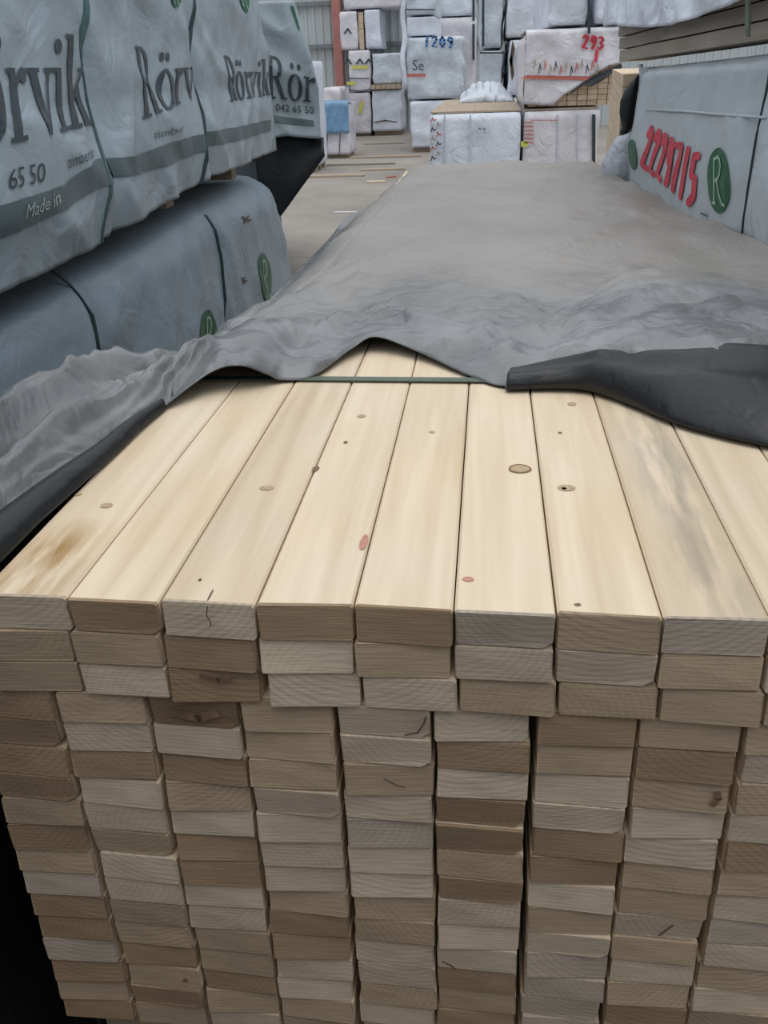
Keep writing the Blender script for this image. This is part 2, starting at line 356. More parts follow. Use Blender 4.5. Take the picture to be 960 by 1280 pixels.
def rect2(bm, x0, x1, y0, y1): quad2(bm, [(x0, y0), (x1, y0), (x1, y1), (x0, y1)])
XH = .66
def g_R(bm, x):
    rect2(bm, x+.08, x+.22, 0, 1); rect2(bm, x, x+.32, 0, .05); rect2(bm, x, x+.22, .95, 1)
    ring2(bm, x+.30, .74, .26, .26, .13, .205, -90, 90, 14); rect2(bm, x+.2, x+.31, .945, 1); rect2(bm, x+.2, x+.31, .48, .535)
    quad2(bm, [(x+.28, .5), (x+.43, .52), (x+.68, 0), (x+.52, 0)]); rect2(bm, x+.5, x+.74, 0, .05); return .76
def g_o(bm, x, dots=False):
    ring2(bm, x+.27, XH/2, .27, XH/2+.015, .13, XH/2-.04)
    if dots: disc2(bm, x+.15, .86, .07, .075); disc2(bm, x+.39, .86, .07, .075)
    return .58
def g_r(bm, x):
    rect2(bm, x+.07, x+.20, 0, XH); rect2(bm, x, x+.29, 0, .05); rect2(bm, x, x+.18, XH-.05, XH)
    quad2(bm, [(x+.19, XH-.2), (x+.19, XH-.09), (x+.34, XH+.01), (x+.34, XH-.06)]); disc2(bm, x+.36, XH-.07, .075, .075); return .45
def g_v(bm, x):
    quad2(bm, [(x+.03, XH), (x+.19, XH), (x+.34, .12), (x+.26, 0)]); quad2(bm, [(x+.26, 0), (x+.31, 0), (x+.52, XH), (x+.46, XH)])
    rect2(bm, x-.03, x+.26, XH-.045, XH); rect2(bm, x+.38, x+.6, XH-.045, XH); return .58
def g_i(bm, x):
    rect2(bm, x+.07, x+.20, 0, XH); rect2(bm, x, x+.28, 0, .05); rect2(bm, x, x+.16, XH-.05, XH); disc2(bm, x+.135, .88, .075, .08); return .32
def g_k(bm, x):
    rect2(bm, x+.07, x+.20, 0, 1.02); rect2(bm, x, x+.29, 0, .05); rect2(bm, x, x+.18, .97, 1.02)
    quad2(bm, [(x+.19, .26), (x+.19, .34), (x+.45, XH), (x+.51, XH)]); rect2(bm, x+.35, x+.6, XH-.045, XH)
    quad2(bm, [(x+.25, .38), (x+.36, .47), (x+.6, 0), (x+.45, 0)]); rect2(bm, x+.40, x+.66, 0, .05); return .66
GLY = {'R': g_R, 'o': g_o, 'ö': lambda b, x: g_o(b, x, True), 'r': g_r, 'v': g_v, 'i': g_i, 'k': g_k}
def serif(word):
    bm = bmesh.new(); x = 0
    for ch in word: x += GLY[ch](bm, x)
    for v in bm.verts: v.co.x /= x
    return bm
def typed(s):
    cu = bpy.data.curves.new('t', 'FONT'); cu.body = s; cu.resolution_u = 2; o = bpy.data.objects.new('t', cu); COL.objects.link(o)
    bpy.context.view_layer.update(); dg = bpy.context.evaluated_depsgraph_get()
    me = bpy.data.meshes.new_from_object(o.evaluated_get(dg)); bm = bmesh.new(); bm.from_mesh(me)
    bpy.data.objects.remove(o); bpy.data.curves.remove(cu); bpy.data.meshes.remove(me)
    xs = [v.co.x for v in bm.verts]; ys = [v.co.y for v in bm.verts]; x0, x1, y0, y1 = min(xs), max(xs), min(ys), max(ys)
    for v in bm.verts: v.co.x = (v.co.x-x0)/(x1-x0); v.co.y = (v.co.y-y0)/(y1-y0)
    return bm
def stroke2(bm, pts, wd):
    for (x0, y0), (x1, y1) in zip(pts, pts[1:]):
        dx, dy = x1-x0, y1-y0; L = math.hypot(dx, dy) or 1; nx, ny = -dy/L*wd/2, dx/L*wd/2; ex, ey = dx/L*wd*.3, dy/L*wd*.3
        quad2(bm, [(x0-ex+nx, y0-ey+ny), (x0-ex-nx, y0-ey-ny), (x1+ex-nx, y1+ey-ny), (x1+ex+nx, y1+ey+ny)])
def script_R():
    bm = bmesh.new()
    stroke2(bm, [(.34, .16), (.36, .84)], .05)
    arc = [(.36, .82), (.5, .86), (.62, .82), (.68, .72), (.64, .6), (.52, .52), (.40, .5)]; stroke2(bm, arc, .05)
    stroke2(bm, [(.46, .5), (.58, .3), (.7, .14), (.78, .13)], .05); stroke2(bm, [(.26, .15), (.42, .15)], .04); return bm
def logo(face, quad, parent, bmfn=script_R):
    m = quadmap(face, quad); bm = bmesh.new(); disc2(bm, .5, .5, .5, .5, 36)
    d = print_on('round_logo', face, bm, m, M['green'], parent, .004, (6, 8), 'round green printed emblem with a letter R')
    print_on('emblem_letter', face, bmfn(), m, M['greenw'], d, .006, (6, 8))
    return d
def strap_on(face, pts, parent, wd=.016, mat='strapT', z=None, off=.006):
    """a strap pressed to a face: pts are pixel points from top to bottom"""
    az = [face.px(*p) for p in pts]; V, Fc = [], []; n = 24; k = 0
    L = len(az)-1
    for i in range(n+1):
        t = i/n*L; s = min(int(t), L-1); f = t-s
        a = az[s][0]*(1-f)+az[s+1][0]*f; zz = az[s][1]*(1-f)+az[s+1][1]*f
        for da, o in ((-wd/2, 0), (-wd/2, off), (wd/2, off), (wd/2, 0)): V.append(face.pt(a+da, zz, o))
    for i in range(n):
        for q in range(4): Fc.append((i*4+q, i*4+(q+1) % 4, (i+1)*4+(q+1) % 4, (i+1)*4+q))
    return mesh_obj('strap', V, Fc, M[mat], parent)
def core(parent, x0, x1, y0, y1, z0, z1, mat, lay=.045, name='board_layer'):
    """the boards inside a wrapped pack: one slab per layer"""
    z = z0
    while z < z1-.01:
        box(name, x0+random.uniform(0, .006), x1-random.uniform(0, .006), y0+random.uniform(0, .01), y1, z+.001, min(z+lay-.002, z1), mat, parent)
        z += lay

# ================================================================== THE FRONT PACK: every board a thing of its own
YF = .640; TOP = 1.072; T = .038; BW = .089; NR = 17
TONE = {'p': (.50, .41, .31), 'g': (.43, .36, .295), 't': (.385, .295, .20), 'b': (.295, .21, .132), 's': (.25, .17, .105)}
WORD = {'p': 'pale', 'g': 'greyish', 't': 'tan', 'b': 'brown', 's': 'dark-stained brown'}
GRID = ['pbpbbgtgtp', 'ttbptpptpt', 'tpbppttttp', 'btstppbttp', 'bpptpbtbpt', 'bbbttppttp', 'bptppbpppt', 'tpppgbbpbt', 'btbpptbttp',
        'tpbppbptpt', 'gppttptpgp', 'btpbtpptpt', 'bttbppgptb', 'gbtppbgtpt', 'btbpttgbtp', 'tbttpbgpgt', 'btptbtptbp']
ORD = ['first', 'second', 'third', 'fourth', 'fifth', 'sixth', 'seventh', 'eighth', 'ninth', 'tenth', 'eleventh', 'twelfth', 'thirteenth', 'fourteenth', 'fifteenth', 'sixteenth', 'seventeenth']
row_edges = {0: [-.472+.090*i for i in range(10)], 1: [-.478, -.388, -.296, -.204, -.114, -.022, .069, .159, .250, .341],
             2: [-.478, -.387, -.2965, -.199, -.108, -.0175, .0735, .165, .256, .347]}
low = [-.518, -.421, -.325, -.231, -.1335, -.0405, .0575, .152, .247, .343]
def board_mesh(name, L, seed, long_mat, wane=0.0):
    """one planed 38 x 89 board, edges eased, end slightly out of square, optional wane on one arris"""
    rd = random.Random(seed); bm = bmesh.new(); hw = BW/2-.0004; hh = T/2-.0007; c = .0022
    prof = [(-hw+c, -hh), (hw-c, -hh), (hw, -hh+c), (hw, hh-c), (hw-c, hh), (-hw+c, hh), (-hw, hh-c), (-hw, -hh+c)]
    if wane: prof[2] = (hw-.001, -hh+.007); prof[1] = (hw-.010, -hh)
    ys = [0, .004, .35, L*.5, L]; rings = []; sk = rd.uniform(-.0025, .0025); sk2 = rd.uniform(-.002, .002)
    for i, y in enumerate(ys):
        s = .985 if i == 0 else 1.0; rr = []
        for (x, z) in prof:
            yy = y + (sk*x/hw + sk2*z/hh + rd.uniform(-.0007, .0007) if i < 2 else 0)
            rr.append(bm.verts.new((x*(s if i == 0 else 1)+(rd.uniform(-.0006, .0006) if i < 2 else 0), yy, z*s)))
        rings.append(rr)
    for i in range(len(ys)-1):
        for k in range(8):
            f = bm.faces.new((rings[i][k], rings[i][(k+1) % 8], rings[i+1][(k+1) % 8], rings[i+1][k])); f.material_index = 1 if i == 0 else 0
    f = bm.faces.new(list(reversed(rings[0]))); f.material_index = 1
    f = bm.faces.new(rings[-1]); f.material_index = 1
    bmesh.ops.recalc_face_normals(bm, faces=bm.faces[:])
    me = bpy.data.meshes.new(name); bm.to_mesh(me); bm.free(); me.materials.append(long_mat); me.materials.append(M['end']); return me
long_v = [board_mesh('timber_board', 3.62, s, M['long'], wane=(1 if s == 4 else 0)) for s in range(6)]
short_v = [board_mesh('timber_board_short', 1.05, 20+s, M['long']) for s in range(3)]
M['mould'] = wood_long('mouldy_spruce', stain=(.012, .030, -.1, .75, (.30, .27, .21), .65))
M['brownpatch'] = wood_long('patchy_spruce', stain=(-.008, .034, -.03, .13, (.36, .22, .09), 1.0))
mould_me = board_mesh('timber_board_mould', 3.62, 33, M['mould']); patch_me = board_mesh('timber_board_patch', 1.05, 34, M['brownpatch'])
for r in range(NR):
    for c in range(10):
        code = GRID[r][c]; x0 = row_edges[r][c] if r < 3 else low[c]+random.uniform(-.002, .002)
        short = (c == 0 and r < 3)
        me = random.choice(short_v) if short else random.choice(long_v)
        if r == 0 and c == 0: me = patch_me
        if r == 0 and c == 7: me = mould_me
        o = bpy.data.objects.new('timber_board', me); COL.objects.link(o)
        jy = random.uniform(-.0012, .0012) + (.004 if r >= 3 else 0)
        o.location = (x0+BW/2, YF+jy, TOP-T*(r+.5))
        if r >= 3: o.scale.x = 1.025; o.location.x += .0011
        o.rotation_euler = (0, 0, random.uniform(-.0002, .0002))
        k = random.uniform(.9, 1.1); t = TONE[code]; o.color = (t[0]*k, t[1]*k, t[2]*k, 1)
        if r == 0:
            lab = [WORD[code]+' sawn board on top of the front pack, %s from the left' % ORD[c],
                   None][0]
            if c == 0: lab = 'pale top board with brown patch near its end, leftmost of the front pack'
            if c == 2: lab = 'pale top board with a split in its end, third from the left'
            if c == 5: lab = 'top board with an oval outlined knot, sixth from the left'
            if c == 7: lab = 'top board with grey mould streak beside black flap, eighth from the left'
        else:
            lab = '%s board end in %s row from the top, %s from the left' % (WORD[code], ORD[r], ORD[c])
        tag(o, lab, 'board', 'timber boards of the front pack')
        o['_rc'] = r*10+c
BO_ALL = BO = {o['_rc']: o for o in COL.objects if '_rc' in o}
for o in BO.values(): del o['_rc']
def knot(px, py, rx, ry, mat, name='knot', outline=False, z=TOP):
    p = hz(px, py, z-.0003)
    b = min((BO[c] for c in range(10)), key=lambda q: abs(q.location.x-p.x))
    V, Fc = [], []; n = 20
    for k in range(n):
        t = 2*math.pi*k/n; q = 1+.12*nz(px*.1+math.cos(t), math.sin(t)); V.append((p.x+rx*q*math.cos(t), p.y+ry*q*math.sin(t), z+.0002))
    if outline:
        for k in range(n): V.append((p.x+(V[k][0]-p.x)*.82, p.y+(V[k][1]-p.y)*.78, z+.0004))
        Fc = [(k, (k+1) % n, n+(k+1) % n, n+k) for k in range(n)]
    else: Fc = [tuple(range(n))]
    o = bpy.data.objects.new(name, bpy.data.meshes.new(name)); COL.objects.link(o); o.parent = b
    inv = b.matrix_basis.inverted()
    o.data.from_pydata([inv @ Vector(v) for v in V], [], Fc); o.data.materials.append(M[mat]); return o
knot(650, 586, .0125, .012, 'knot_soft'); knot(650, 586, .0135, .013, 'knot', outline=True)
knot(333, 610, .008, .006, 'knot_soft'); knot(708, 610, .010, .008, 'knot_soft'); knot(705, 611, .003, .003, 'knot')
knot(585, 724, .0055, .004, 'resin'); knot(432, 553, .0028, .004, 'knot'); knot(250, 725, .0015, .002, 'crack')
knot(722, 756, .003, .002, 'knot'); knot(395, 586, .004, .008, 'knot'); knot(455, 678, .004, .016, 'resin'); knot(133, 632, .007, .006, 'knot_soft')
knot(263, 744, .0008, .010, 'crack', 'split'); knot(715, 505, .006, .007, 'knot_soft'); knot(540, 540, .004, .004, 'knot_soft'); knot(700, 541, .0025, .003, 'knot')
knot(452, 520, .006, .006, 'knot_soft'); knot(98, 618, .004, .004, 'knot_soft')
def endmark(r, c, pts, wd, mat='crack', name='end_crack'):
    """a crack or knot on a board end: pts in mm from the end's centre"""
    b = BO_ALL[r*10+c]; bm = bmesh.new(); stroke2(bm, [(x/1000, z/1000) for x, z in pts], wd/1000)
    me = bpy.data.meshes.new(name)
    for v in bm.verts: v.co = Vector((v.co.x, -.0036, v.co.y))
    bm.to_mesh(me); bm.free(); me.materials.append(M[mat]); o = bpy.data.objects.new(name, me); COL.objects.link(o); o.parent = b
endmark(3, 4, [(20, -12), (32, -8), (38, 4), (40, 12)], 1.7); endmark(5, 4, [(-4, 6), (8, -2), (16, -4)], 1.5)
endmark(10, 7, [(2, -9), (8, 0), (14, 9)], 2.4); endmark(5, 7, [(30, -6), (34, 2), (32, 10)], 6, 's_stain', 'knot'); endmark(3, 2, [(-20, 2), (5, -4), (22, 3)], 10, 's_stain', 'stain')
endmark(2, 2, [(-10, 14), (6, 10), (18, 14)], 6, 's_stain', 'stain'); endmark(12, 5, [(-38, -2), (-28, -8), (-24, -14)], 2); endmark(14, 1, [(26, 0), (28, 4)], 5, 'knot', 'knot')
endmark(0, 2, [(2, 18), (0, 8), (3, 0), (2, -4)], 1.0)
# bearers and the wrapped pack that the boards stand on
zb = TOP-T*NR
low_pack = empty('timber_pack', (-.05, 2.4, 0), 'black wrapped timber pack under the loose front boards', 'timber pack')
core(low_pack, -.50, .41, .68, 4.2, .06, zb-.052, M['bearer'], .05)
for yy in (.9, 2.3, 3.7): box('bearer', -.5, .41, yy, yy+.09, 0, .058, M['bearer'], low_pack)
for sx_ in (-.505, .415): box('side_film', sx_-.002, sx_+.002, .68, 4.2, .07, zb-.054, M['black'], low_pack)
for yy in (.9, 2.3, 3.7):
    tag(box('bearer', -.5, .41, yy, yy+.09, zb-.0505, zb-.0005, M['bearer'], None, .003), 'wooden bearer between the front boards and the pack below', 'bearer', 'bearers under the front boards')
# green strap over the pack
def front_strap():
    pts = [(-.535, 1.268, .70), (-.533, 1.268, .955), (-.488, 1.268, TOP-.03), (-.478, 1.268, TOP+.0018), (-.3, 1.268, TOP+.0022), (0, 1.262, TOP+.0024), (.2, 1.25, TOP+.0022), (.434, 1.24, TOP+.0018), (.452, 1.24, TOP-.03), (.452, 1.24, .70)]
    V, Fc = [], []; wd = .009; th = .0016
    for i, p in enumerate(pts):
        q0 = Vector(pts[max(0, i-1)]); q1 = Vector(pts[min(len(pts)-1, i+1)]); d = (q1-q0); nrm = Vector((-d.z, 0, d.x)).normalized()
        p = Vector(p)
        V += [p+Vector((0, -wd, 0)), p+Vector((0, wd, 0)), p+Vector((0, wd, 0))+nrm*th, p+Vector((0, -wd, 0))+nrm*th]
    for i in range(len(pts)-1):
        for q in range(4): Fc.append((i*4+q, i*4+(q+1) % 4, (i+1)*4+(q+1) % 4, (i+1)*4+q))
    o = mesh_obj('packing_strap', V, Fc, M['strapG']); tag(o, 'dark green plastic strap across the top boards at the tarp hem', 'strap')
front_strap()

# ================================================================== THE TARP over the front pack
def cr(p0, p1, p2, p3, t):
    return .5*((2*p1)+(p2-p0)*t+(2*p0-5*p1+4*p2-p3)*t*t+(3*p1-p0-3*p2+p3)*t*t*t)
def spline(ctrl, n):
    out = []
    for i in range(len(ctrl)-1):
        p0 = ctrl[max(i-1, 0)]; p1 = ctrl[i]; p2 = ctrl[i+1]; p3 = ctrl[min(i+2, len(ctrl)-1)]
        for k in range(n): out.append(cr(p0, p1, p2, p3, k/n))
    out.append(ctrl[-1].copy()); return out
def patch(cols, nr, ncol):
    """cols: list of columns of control points -> dense grid [col][row]"""
    dense = [spline(c, nr) for c in cols]; rows = len(dense[0]); res = [[] for _ in range((len(cols)-1)*ncol+1)]
    for r in range(rows):
        for k, p in enumerate(spline([d[r] for d in dense], ncol)): res[k].append(p)
    return res
RP = hz(745, 205, TOP); RQ = hz(960, 310, TOP); RU = (RQ-RP); RU.z = 0; RU.normalize()      # foot line of the right-hand stack
def r_edge(y): return RP.x+(RQ.x-RP.x)*(y-RP.y)/(RQ.y-RP.y)
def l_crease(y): return interp([(1.1, -.466), (1.6, -.462), (1.95, -.392), (2.65, -.381), (4.5, -.325)], y)
ROWY = [4.33, 3.3, 2.5, 1.95, 1.62]
HEM = [(200, 512, .004), (262, 466, .035), (300, 457, .042), (334, 468, .020), (352, 475, .006), (392, 470, .005), (440, 436, .016), (470, 421, .028), (525, 441, .014), (588, 470, .005),
       (640, 483, .005), (742, 472, .010), (850, 496, .010), (960, 505, .010), (1090, 510, .0)]
hem3 = [hz(x, y, TOP+d) for x, y, d in HEM]
hx0, hx1 = hem3[0].x, hem3[-1].x
cols = []
for k, h in enumerate(hem3):
    wq = (h.x-hx0)/(hx1-hx0); col = []
    def P(y, dz):
        l, rr = l_crease(y), r_edge(y)-.012; x = l+(rr-l)*wq
        sag = -.020*math.exp(-((x-.56)/.06)**2) if x > .45 else 0
        return Vector((x, y, TOP+.006+dz+sag))
    col += [P(4.41, -.30) + Vector((0, .03, 0)), P(4.40, -.05), P(ROWY[0], .002)]
    for y in ROWY[1:4]: col.append(P(y, 0))
    y5 = max(ROWY[4] if k < 11 else 1.78, h.y+.2); p = P(y5, .028 if k >= 11 else 0); col.append(p)
    up_ = .004
    if k in (1, 2): up_ = .030
    if k in (6, 7, 8): up_ = .012
    if k >= 11: up_ = .030 if k < 14 else .01
    q = h.lerp(p, .42); q.z = TOP+.006+up_
    if k >= 11: q = hz(*((752, 437), (850, 425), (960, 416), (1090, 413))[k-11], TOP+(.040, .060, .064, .05)[k-11])
    col.append(q)
    col.append(h); cols.append(col)
# left side: outer hem, fold and front flap that stands away from the pack
left = []
NL = 4
def LP(*pts): return [Vector(p) for p in pts]
inner = cols[0] + LP((-.485, .90, TOP+.006), (-.490, .68, TOP+.004), (-.505, .46, TOP-.01))
rdg = [hz(x, y, TOP+d) for x, y, d in ((205, 459, .008), (120, 471, .045), (45, 493, .065), (-40, 560, .055), (-120, 660, .0))]
c0 = LP((-.50, 4.43, .70), (-.51, 4.41, .80), (-.515, ROWY[0], .86), hx(440, 268, -.55), hx(408, 302, -.552), hx(345, 366, -.55), hx(298, 408, -.55)) + [p+Vector((-.05, .05, -.16)) for p in rdg]
c1 = LP((-.47, 4.43, .72), (-.48, 4.41, .90), (-.47, ROWY[0], .955), (-.505, 3.3, .985), (-.515, 2.5, .985), (-.53, 1.95, .985), (-.53, 1.62, 1.005)) + rdg
c2 = LP((-.43, 4.43, .74), (-.42, 4.41, .97), (-.40, ROWY[0], 1.04), (-.435, 3.3, 1.045), (-.45, 2.5, 1.045), (-.458, 1.95, 1.05), (-.495, 1.62, 1.055)) + [a.lerp(b, .36)+Vector((0, 0, -.002)) for a, b in zip(rdg, inner[7:])]
c3 = [a.lerp(b, .55)+Vector((0, 0, .010 if i > 6 else .004)) for i, (a, b) in enumerate(zip(c2, inner))]
gl = patch([c0, c1, c2, c3, inner], 16, 12)
gr = patch(cols, 16, 9)
nr_main = len(gr[0])
for i in range(nr_main): gr[0][i] = gl[-1][i]
V, Fc = [], []; idx = {}
def sharp(x, y, z, k=5.0): return max(0.0, 1-k*abs(noise.noise(Vector((x, y, z)))))
def creasing(p, edge):
    """creases pressed into the film by folding and by wind"""
    d = .007*ridge(p.x*2.1+p.y*1.1, p.y*1.6-p.x*1.1, 3.3) + .003*nz(p.x*9, p.y*5, 1.0)
    d += .009*sharp(p.x*2.6-p.y*1.5, p.x*1.3+p.y*.9, 8.1, 6)+.007*sharp(p.x*1.5+p.y*2.4, p.y*.6-p.x*2.2, 12.4, 7)+.004*sharp(p.x*.8, p.y*6.5, 15.5, 4)
    near = max(0, 1-abs(p.y-1.45)/.8); d += near*(.012*sharp(p.x*6-p.y*5, p.y*3+p.x*2, 7.7, 4)+.009*sharp(p.x*9+p.y*4, p.y*11, 2.2, 4)+.010*sharp(p.x*3.3+p.y*6, p.x*4, 4.9, 5))
    return d-.004
for ci, colm in enumerate(gl):
    for ri, p in enumerate(colm):
        s = min(1, (len(gl)-1-ci)/16) if ri >= nr_main-4 else 1
        q = p.copy(); out = creasing(p, 0)*s*.7*min(1, ci/8)
        if ri > nr_main-26:   # long folds running along the loose flap
            w_ = min(1, (ri-nr_main+26)/16)*s*min(1, ci/10)
            out += w_*(.016*ridge(ci*.11+.3, ri*.028, 5.5)+.012*sharp(ci*.16-ri*.02, ri*.045, 3.1, 3)+.008*sharp(ci*.07+ri*.09, ri*.03, 6.1, 4))
        q.z += out; q.x -= abs(out)*.5*(1 if ci < 26 else 0)
        idx[('l', ci, ri)] = len(V); V.append(q)
for ci, colm in enumerate(gr):
    for ri, p in enumerate(colm):
        if ci == 0: idx[('r', 0, ri)] = idx[('l', len(gl)-1, ri)]; continue
        q = p.copy(); fr = min(1, (len(colm)-1-ri)/6)*min(1, ci/5); q.z += max(-.003, creasing(p, 0))*fr + .003*fr
        idx[('r', ci, ri)] = len(V); V.append(q)
for g, nc, nrw in (('l', len(gl), len(gl[0])), ('r', len(gr), nr_main)):
    for ci in range(nc-1):
        for ri in range(nrw-1): Fc.append((idx[g, ci, ri], idx[g, ci, ri+1], idx[g, ci+1, ri+1], idx[g, ci+1, ri]))
tarp_root = empty('tarpaulin', (0, 2.4, TOP), 'grey plastic tarpaulin with black inside draped over the front timber pack', 'tarpaulin')
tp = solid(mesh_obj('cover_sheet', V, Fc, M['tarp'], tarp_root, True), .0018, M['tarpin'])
# side drape of the flap: hangs down beside the pack, its black inside towards the boards
ctop = [Vector(c0[i]) for i in range(7, 12)] + [Vector((-.575, .24, .46))]
cbot = [Vector((p.x+.05+.02*math.sin(i*2.1), p.y-.03, .12)) for i, p in enumerate(ctop)]
cmid = [a.lerp(b, .5)+Vector((-.02, 0, 0)) for a, b in zip(ctop, cbot)]
g = patch([ctop, cmid, cbot], 6, 8); V, Fc = [], []; nn = len(g[0])
for ci, colm in enumerate(g):
    for p in colm: V.append(p+Vector((.012*ridge(p.y*4, p.z*2, 9.1)*min(1, ci/4), 0, 0)))
for ci in range(len(g)-1):
    for ri in range(nn-1): Fc.append((ci*nn+ri, (ci+1)*nn+ri, (ci+1)*nn+ri+1, ci*nn+ri+1))
sdp = solid(mesh_obj('side_drape', V, Fc, M['tarpin'], tarp_root, True), .0018, M['tarpin'])
# the flap's inner edge curls under; its shade is painted as a black strip
e0 = [hz(x+.05*(206-x), y, TOP+.004) for x, y in ((206, 510), (165, 546), (110, 594), (55, 643), (0, 693), (-60, 748))]
e1 = [p+Vector((-.002-.002*i, .003, .008+.002*i)) for i, p in enumerate(e0)]
e2 = [p+Vector((-.005-.006*i, .005, .012+.003*i)) for i, p in enumerate(e0)]
e3 = [p+Vector((-.008-.012*i, .008, .008+.002*i)) for i, p in enumerate(e0)]
g = patch([e0, e1, e2, e3], 8, 5); V, Fc = [], []; nn = len(g[0])
for colm in g:
    for p in colm: V.append(p+Vector((.004*nz(p.y*8, p.x*8, 2), 0, .004*nz(p.y*9, p.x*6, 5))))
for ci in range(len(g)-1):
    for ri in range(nn-1): Fc.append((ci*nn+ri, ci*nn+ri+1, (ci+1)*nn+ri+1, (ci+1)*nn+ri))
re_ = solid(mesh_obj('edge_shade_strip', V, Fc, M['tarpin'], tarp_root, True), .0018, M['tarpin'])
# right front: the edge is flipped back and shows the black inside
crease = [hz(x, y, TOP+d) for x, y, d in ((632, 488, .004), (700, 486, .006), (740, 490, .006), (790, 507, .006), (840, 528, .006), (900, 545, .006), (960, 558, .006), (1040, 572, .004), (1100, 584, -.02))]
free = [hz(x, y, TOP+d) for x, y, d in ((640, 466, .014), (700, 452, .030), (745, 444, .046), (800, 441, .052), (850, 442, .055), (905, 439, .06), (960, 438, .06), (1040, 437, .05), (1100, 438, .04))]
mid1 = [a.lerp(b, .22)+Vector((0, -.004, .016)) for a, b in zip(crease, free)]
mid2 = [a.lerp(b, .55)+Vector((0, 0, .012)) for a, b in zip(crease, free)]
mid3 = [a.lerp(b, .82)+Vector((0, 0, .010)) for a, b in zip(crease, free)]
under = [a+Vector((0, .05, .002)) for a in crease]
g = patch([under, crease, mid1, mid2, mid3, free], 10, 6); V, Fc = [], []; nn = len(g[0])
for ci, colm in enumerate(g):
    for ri, p in enumerate(colm):
        s = min(1, max(0, ci-6)/8); ax = ri/nn
        V.append(p+Vector((0, 0, s*(.010*ridge(p.x*3+p.y*2, p.y*10+p.x*2.0, 1.7)+.004*ridge(p.x*9, p.y*14, 4.4)))))
for ci in range(len(g)-1):
    for ri in range(nn-1): Fc.append((ci*nn+ri, ci*nn+ri+1, (ci+1)*nn+ri+1, (ci+1)*nn+ri))
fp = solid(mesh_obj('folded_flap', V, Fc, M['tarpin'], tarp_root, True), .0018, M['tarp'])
fp['label'] = 'black inside of the flipped-back edge'

# ================================================================== LEFT STACK
def fold_disp(straps, amp, seed, sag=None):
    def f(a, z):
        pinch = max([math.exp(-((a-s)/.035)**2) for s in straps] or [0]); near = max([math.exp(-((a-s)/.16)**2) for s in straps] or [0])
        d = amp*(.55*nz(a*1.6, z*1.7, seed)+.45*ridge(a*3.2+z*1.4, z*2.3-a*.8, seed+3)+.25*ridge(a*8, z*3.2, seed+6)*(.4+near)+.14*nz(a*16, z*9, seed+8)+.28*max(0, 1-4*abs(nz(a*2.2+z*2.6, z*.9-a*1.2, seed+12)))+.16*max(0, 1-4*abs(nz(a*3.5-z*3.0, z*2, seed+15))))
        return d*(1-.75*pinch)-.012*pinch + (sag(a, z) if sag else 0)
    return f
# lower left pack
XL = -1.10
LF0 = Face((XL, 0, 0), (0, 1, 0), (1, 0, 0))
st_l = [LF0.px(122, 420)[0], LF0.px(277, 350)[0], 1.15]
def sagl(a, z): return -.05*max(0, (z-.90)/.12)**2*(1 if z > .9 else 0) + .02*max(0, .5-z)
LF = Face((XL, 0, 0), (0, 1, 0), (1, 0, 0), fold_disp(st_l, .026, 2.0, sagl))
lp = empty('timber_pack', (-1.6, 2.5, 0), 'blue-grey wrapped timber pack with two green emblems, lower left', 'timber pack')
core(lp, -2.15, -1.15, .35, 4.35, .08, .985, M['bearer'], .045)
for yy in (.6, 2.3, 4.0): box('bearer', -2.15, -1.15, yy, yy+.09, 0, .079, M['bearer'], lp)
ztop = lambda a: interp([(.3, .955), (1.8, .985), (3.0, 1.01), (4.2, 1.035)], a)
endl = lambda z: interp([(.1, 4.92), (.5, 4.88), (.67, 4.80), (.85, 4.66), (.98, 4.55), (1.04, 4.42)], z)
def sheet2(name, face, a0, endf, zlo, zhi, na, nv, mat, parent, back):
    V, Fc = [], []; rows = nv+1+4
    for i in range(na+1):
        t = i/na
        for j in range(nv+1):
            a_ = a0+(4.4-a0)*t; z = zlo+(zhi(a_)-zlo)*j/nv; a = a0+(endf(z)-a0)*t; V.append(face.pt(a, z))
        top = V[-1]
        for dn, dz in ((.03, .014), (.08, .02), (back*.5, .02), (back, .02)): V.append(top-face.n*dn+Vector((0, 0, dz)))
    for i in range(na):
        for j in range(rows-1): Fc.append((i*rows+j, (i+1)*rows+j, (i+1)*rows+j+1, i*rows+j+1))
    # the far end closes behind
    base = na*rows; n0 = len(V)
    for j in range(rows): V.append(V[base+j]+Vector((-.25, .03, 0)) if j <= nv else V[base+j]+Vector((0, .01, -.02)))
    for j in range(nv): Fc.append((base+j, n0+j, n0+j+1, base+j+1))
    return solid(mesh_obj(name, V, Fc, mat, parent, True), .003)
sheet2('wrapper', LF, .3, endl, .07, ztop, 150, 46, M['wrapL2'], lp, .9)
strap_on(LF, [(92, 335), (118, 395), (128, 450), (136, 520)], lp, .012, 'strapD')
strap_on(LF, [(268, 268), (276, 320), (282, 375), (284, 440)], lp, .010, 'strapD')
logo(LF, [(247, 384), (268, 390), (272, 448), (243, 458)], lp)
logo(LF, [(313, 314), (333, 318), (338, 376), (322, 384)], lp)
for (x, y) in ((301, 274), (301, 350)):
    bm = bmesh.new(); stroke2(bm, [(.1, .8), (.5, .5), (.95, .35)], .2); stroke2(bm, [(.5, .5), (.35, .05)], .18); stroke2(bm, [(.45, .55), (.8, .9)], .12)
    print_on('tear', LF, bm, quadmap(LF, [(x-5, y-5), (x+5, y-5), (x+5, y+5), (x-5, y+5)]), M['crack'], lp, .005, (2, 2))
for yy in (.55, 1.9, 3.2, 4.1):
    tag(box('bearer', -2.1, -1.16, yy, yy+.08, 1.07, 1.148, M['bearer'], None, .003), 'wooden bearer between the two wrapped packs on the left', 'bearer', 'bearers in the left stack')
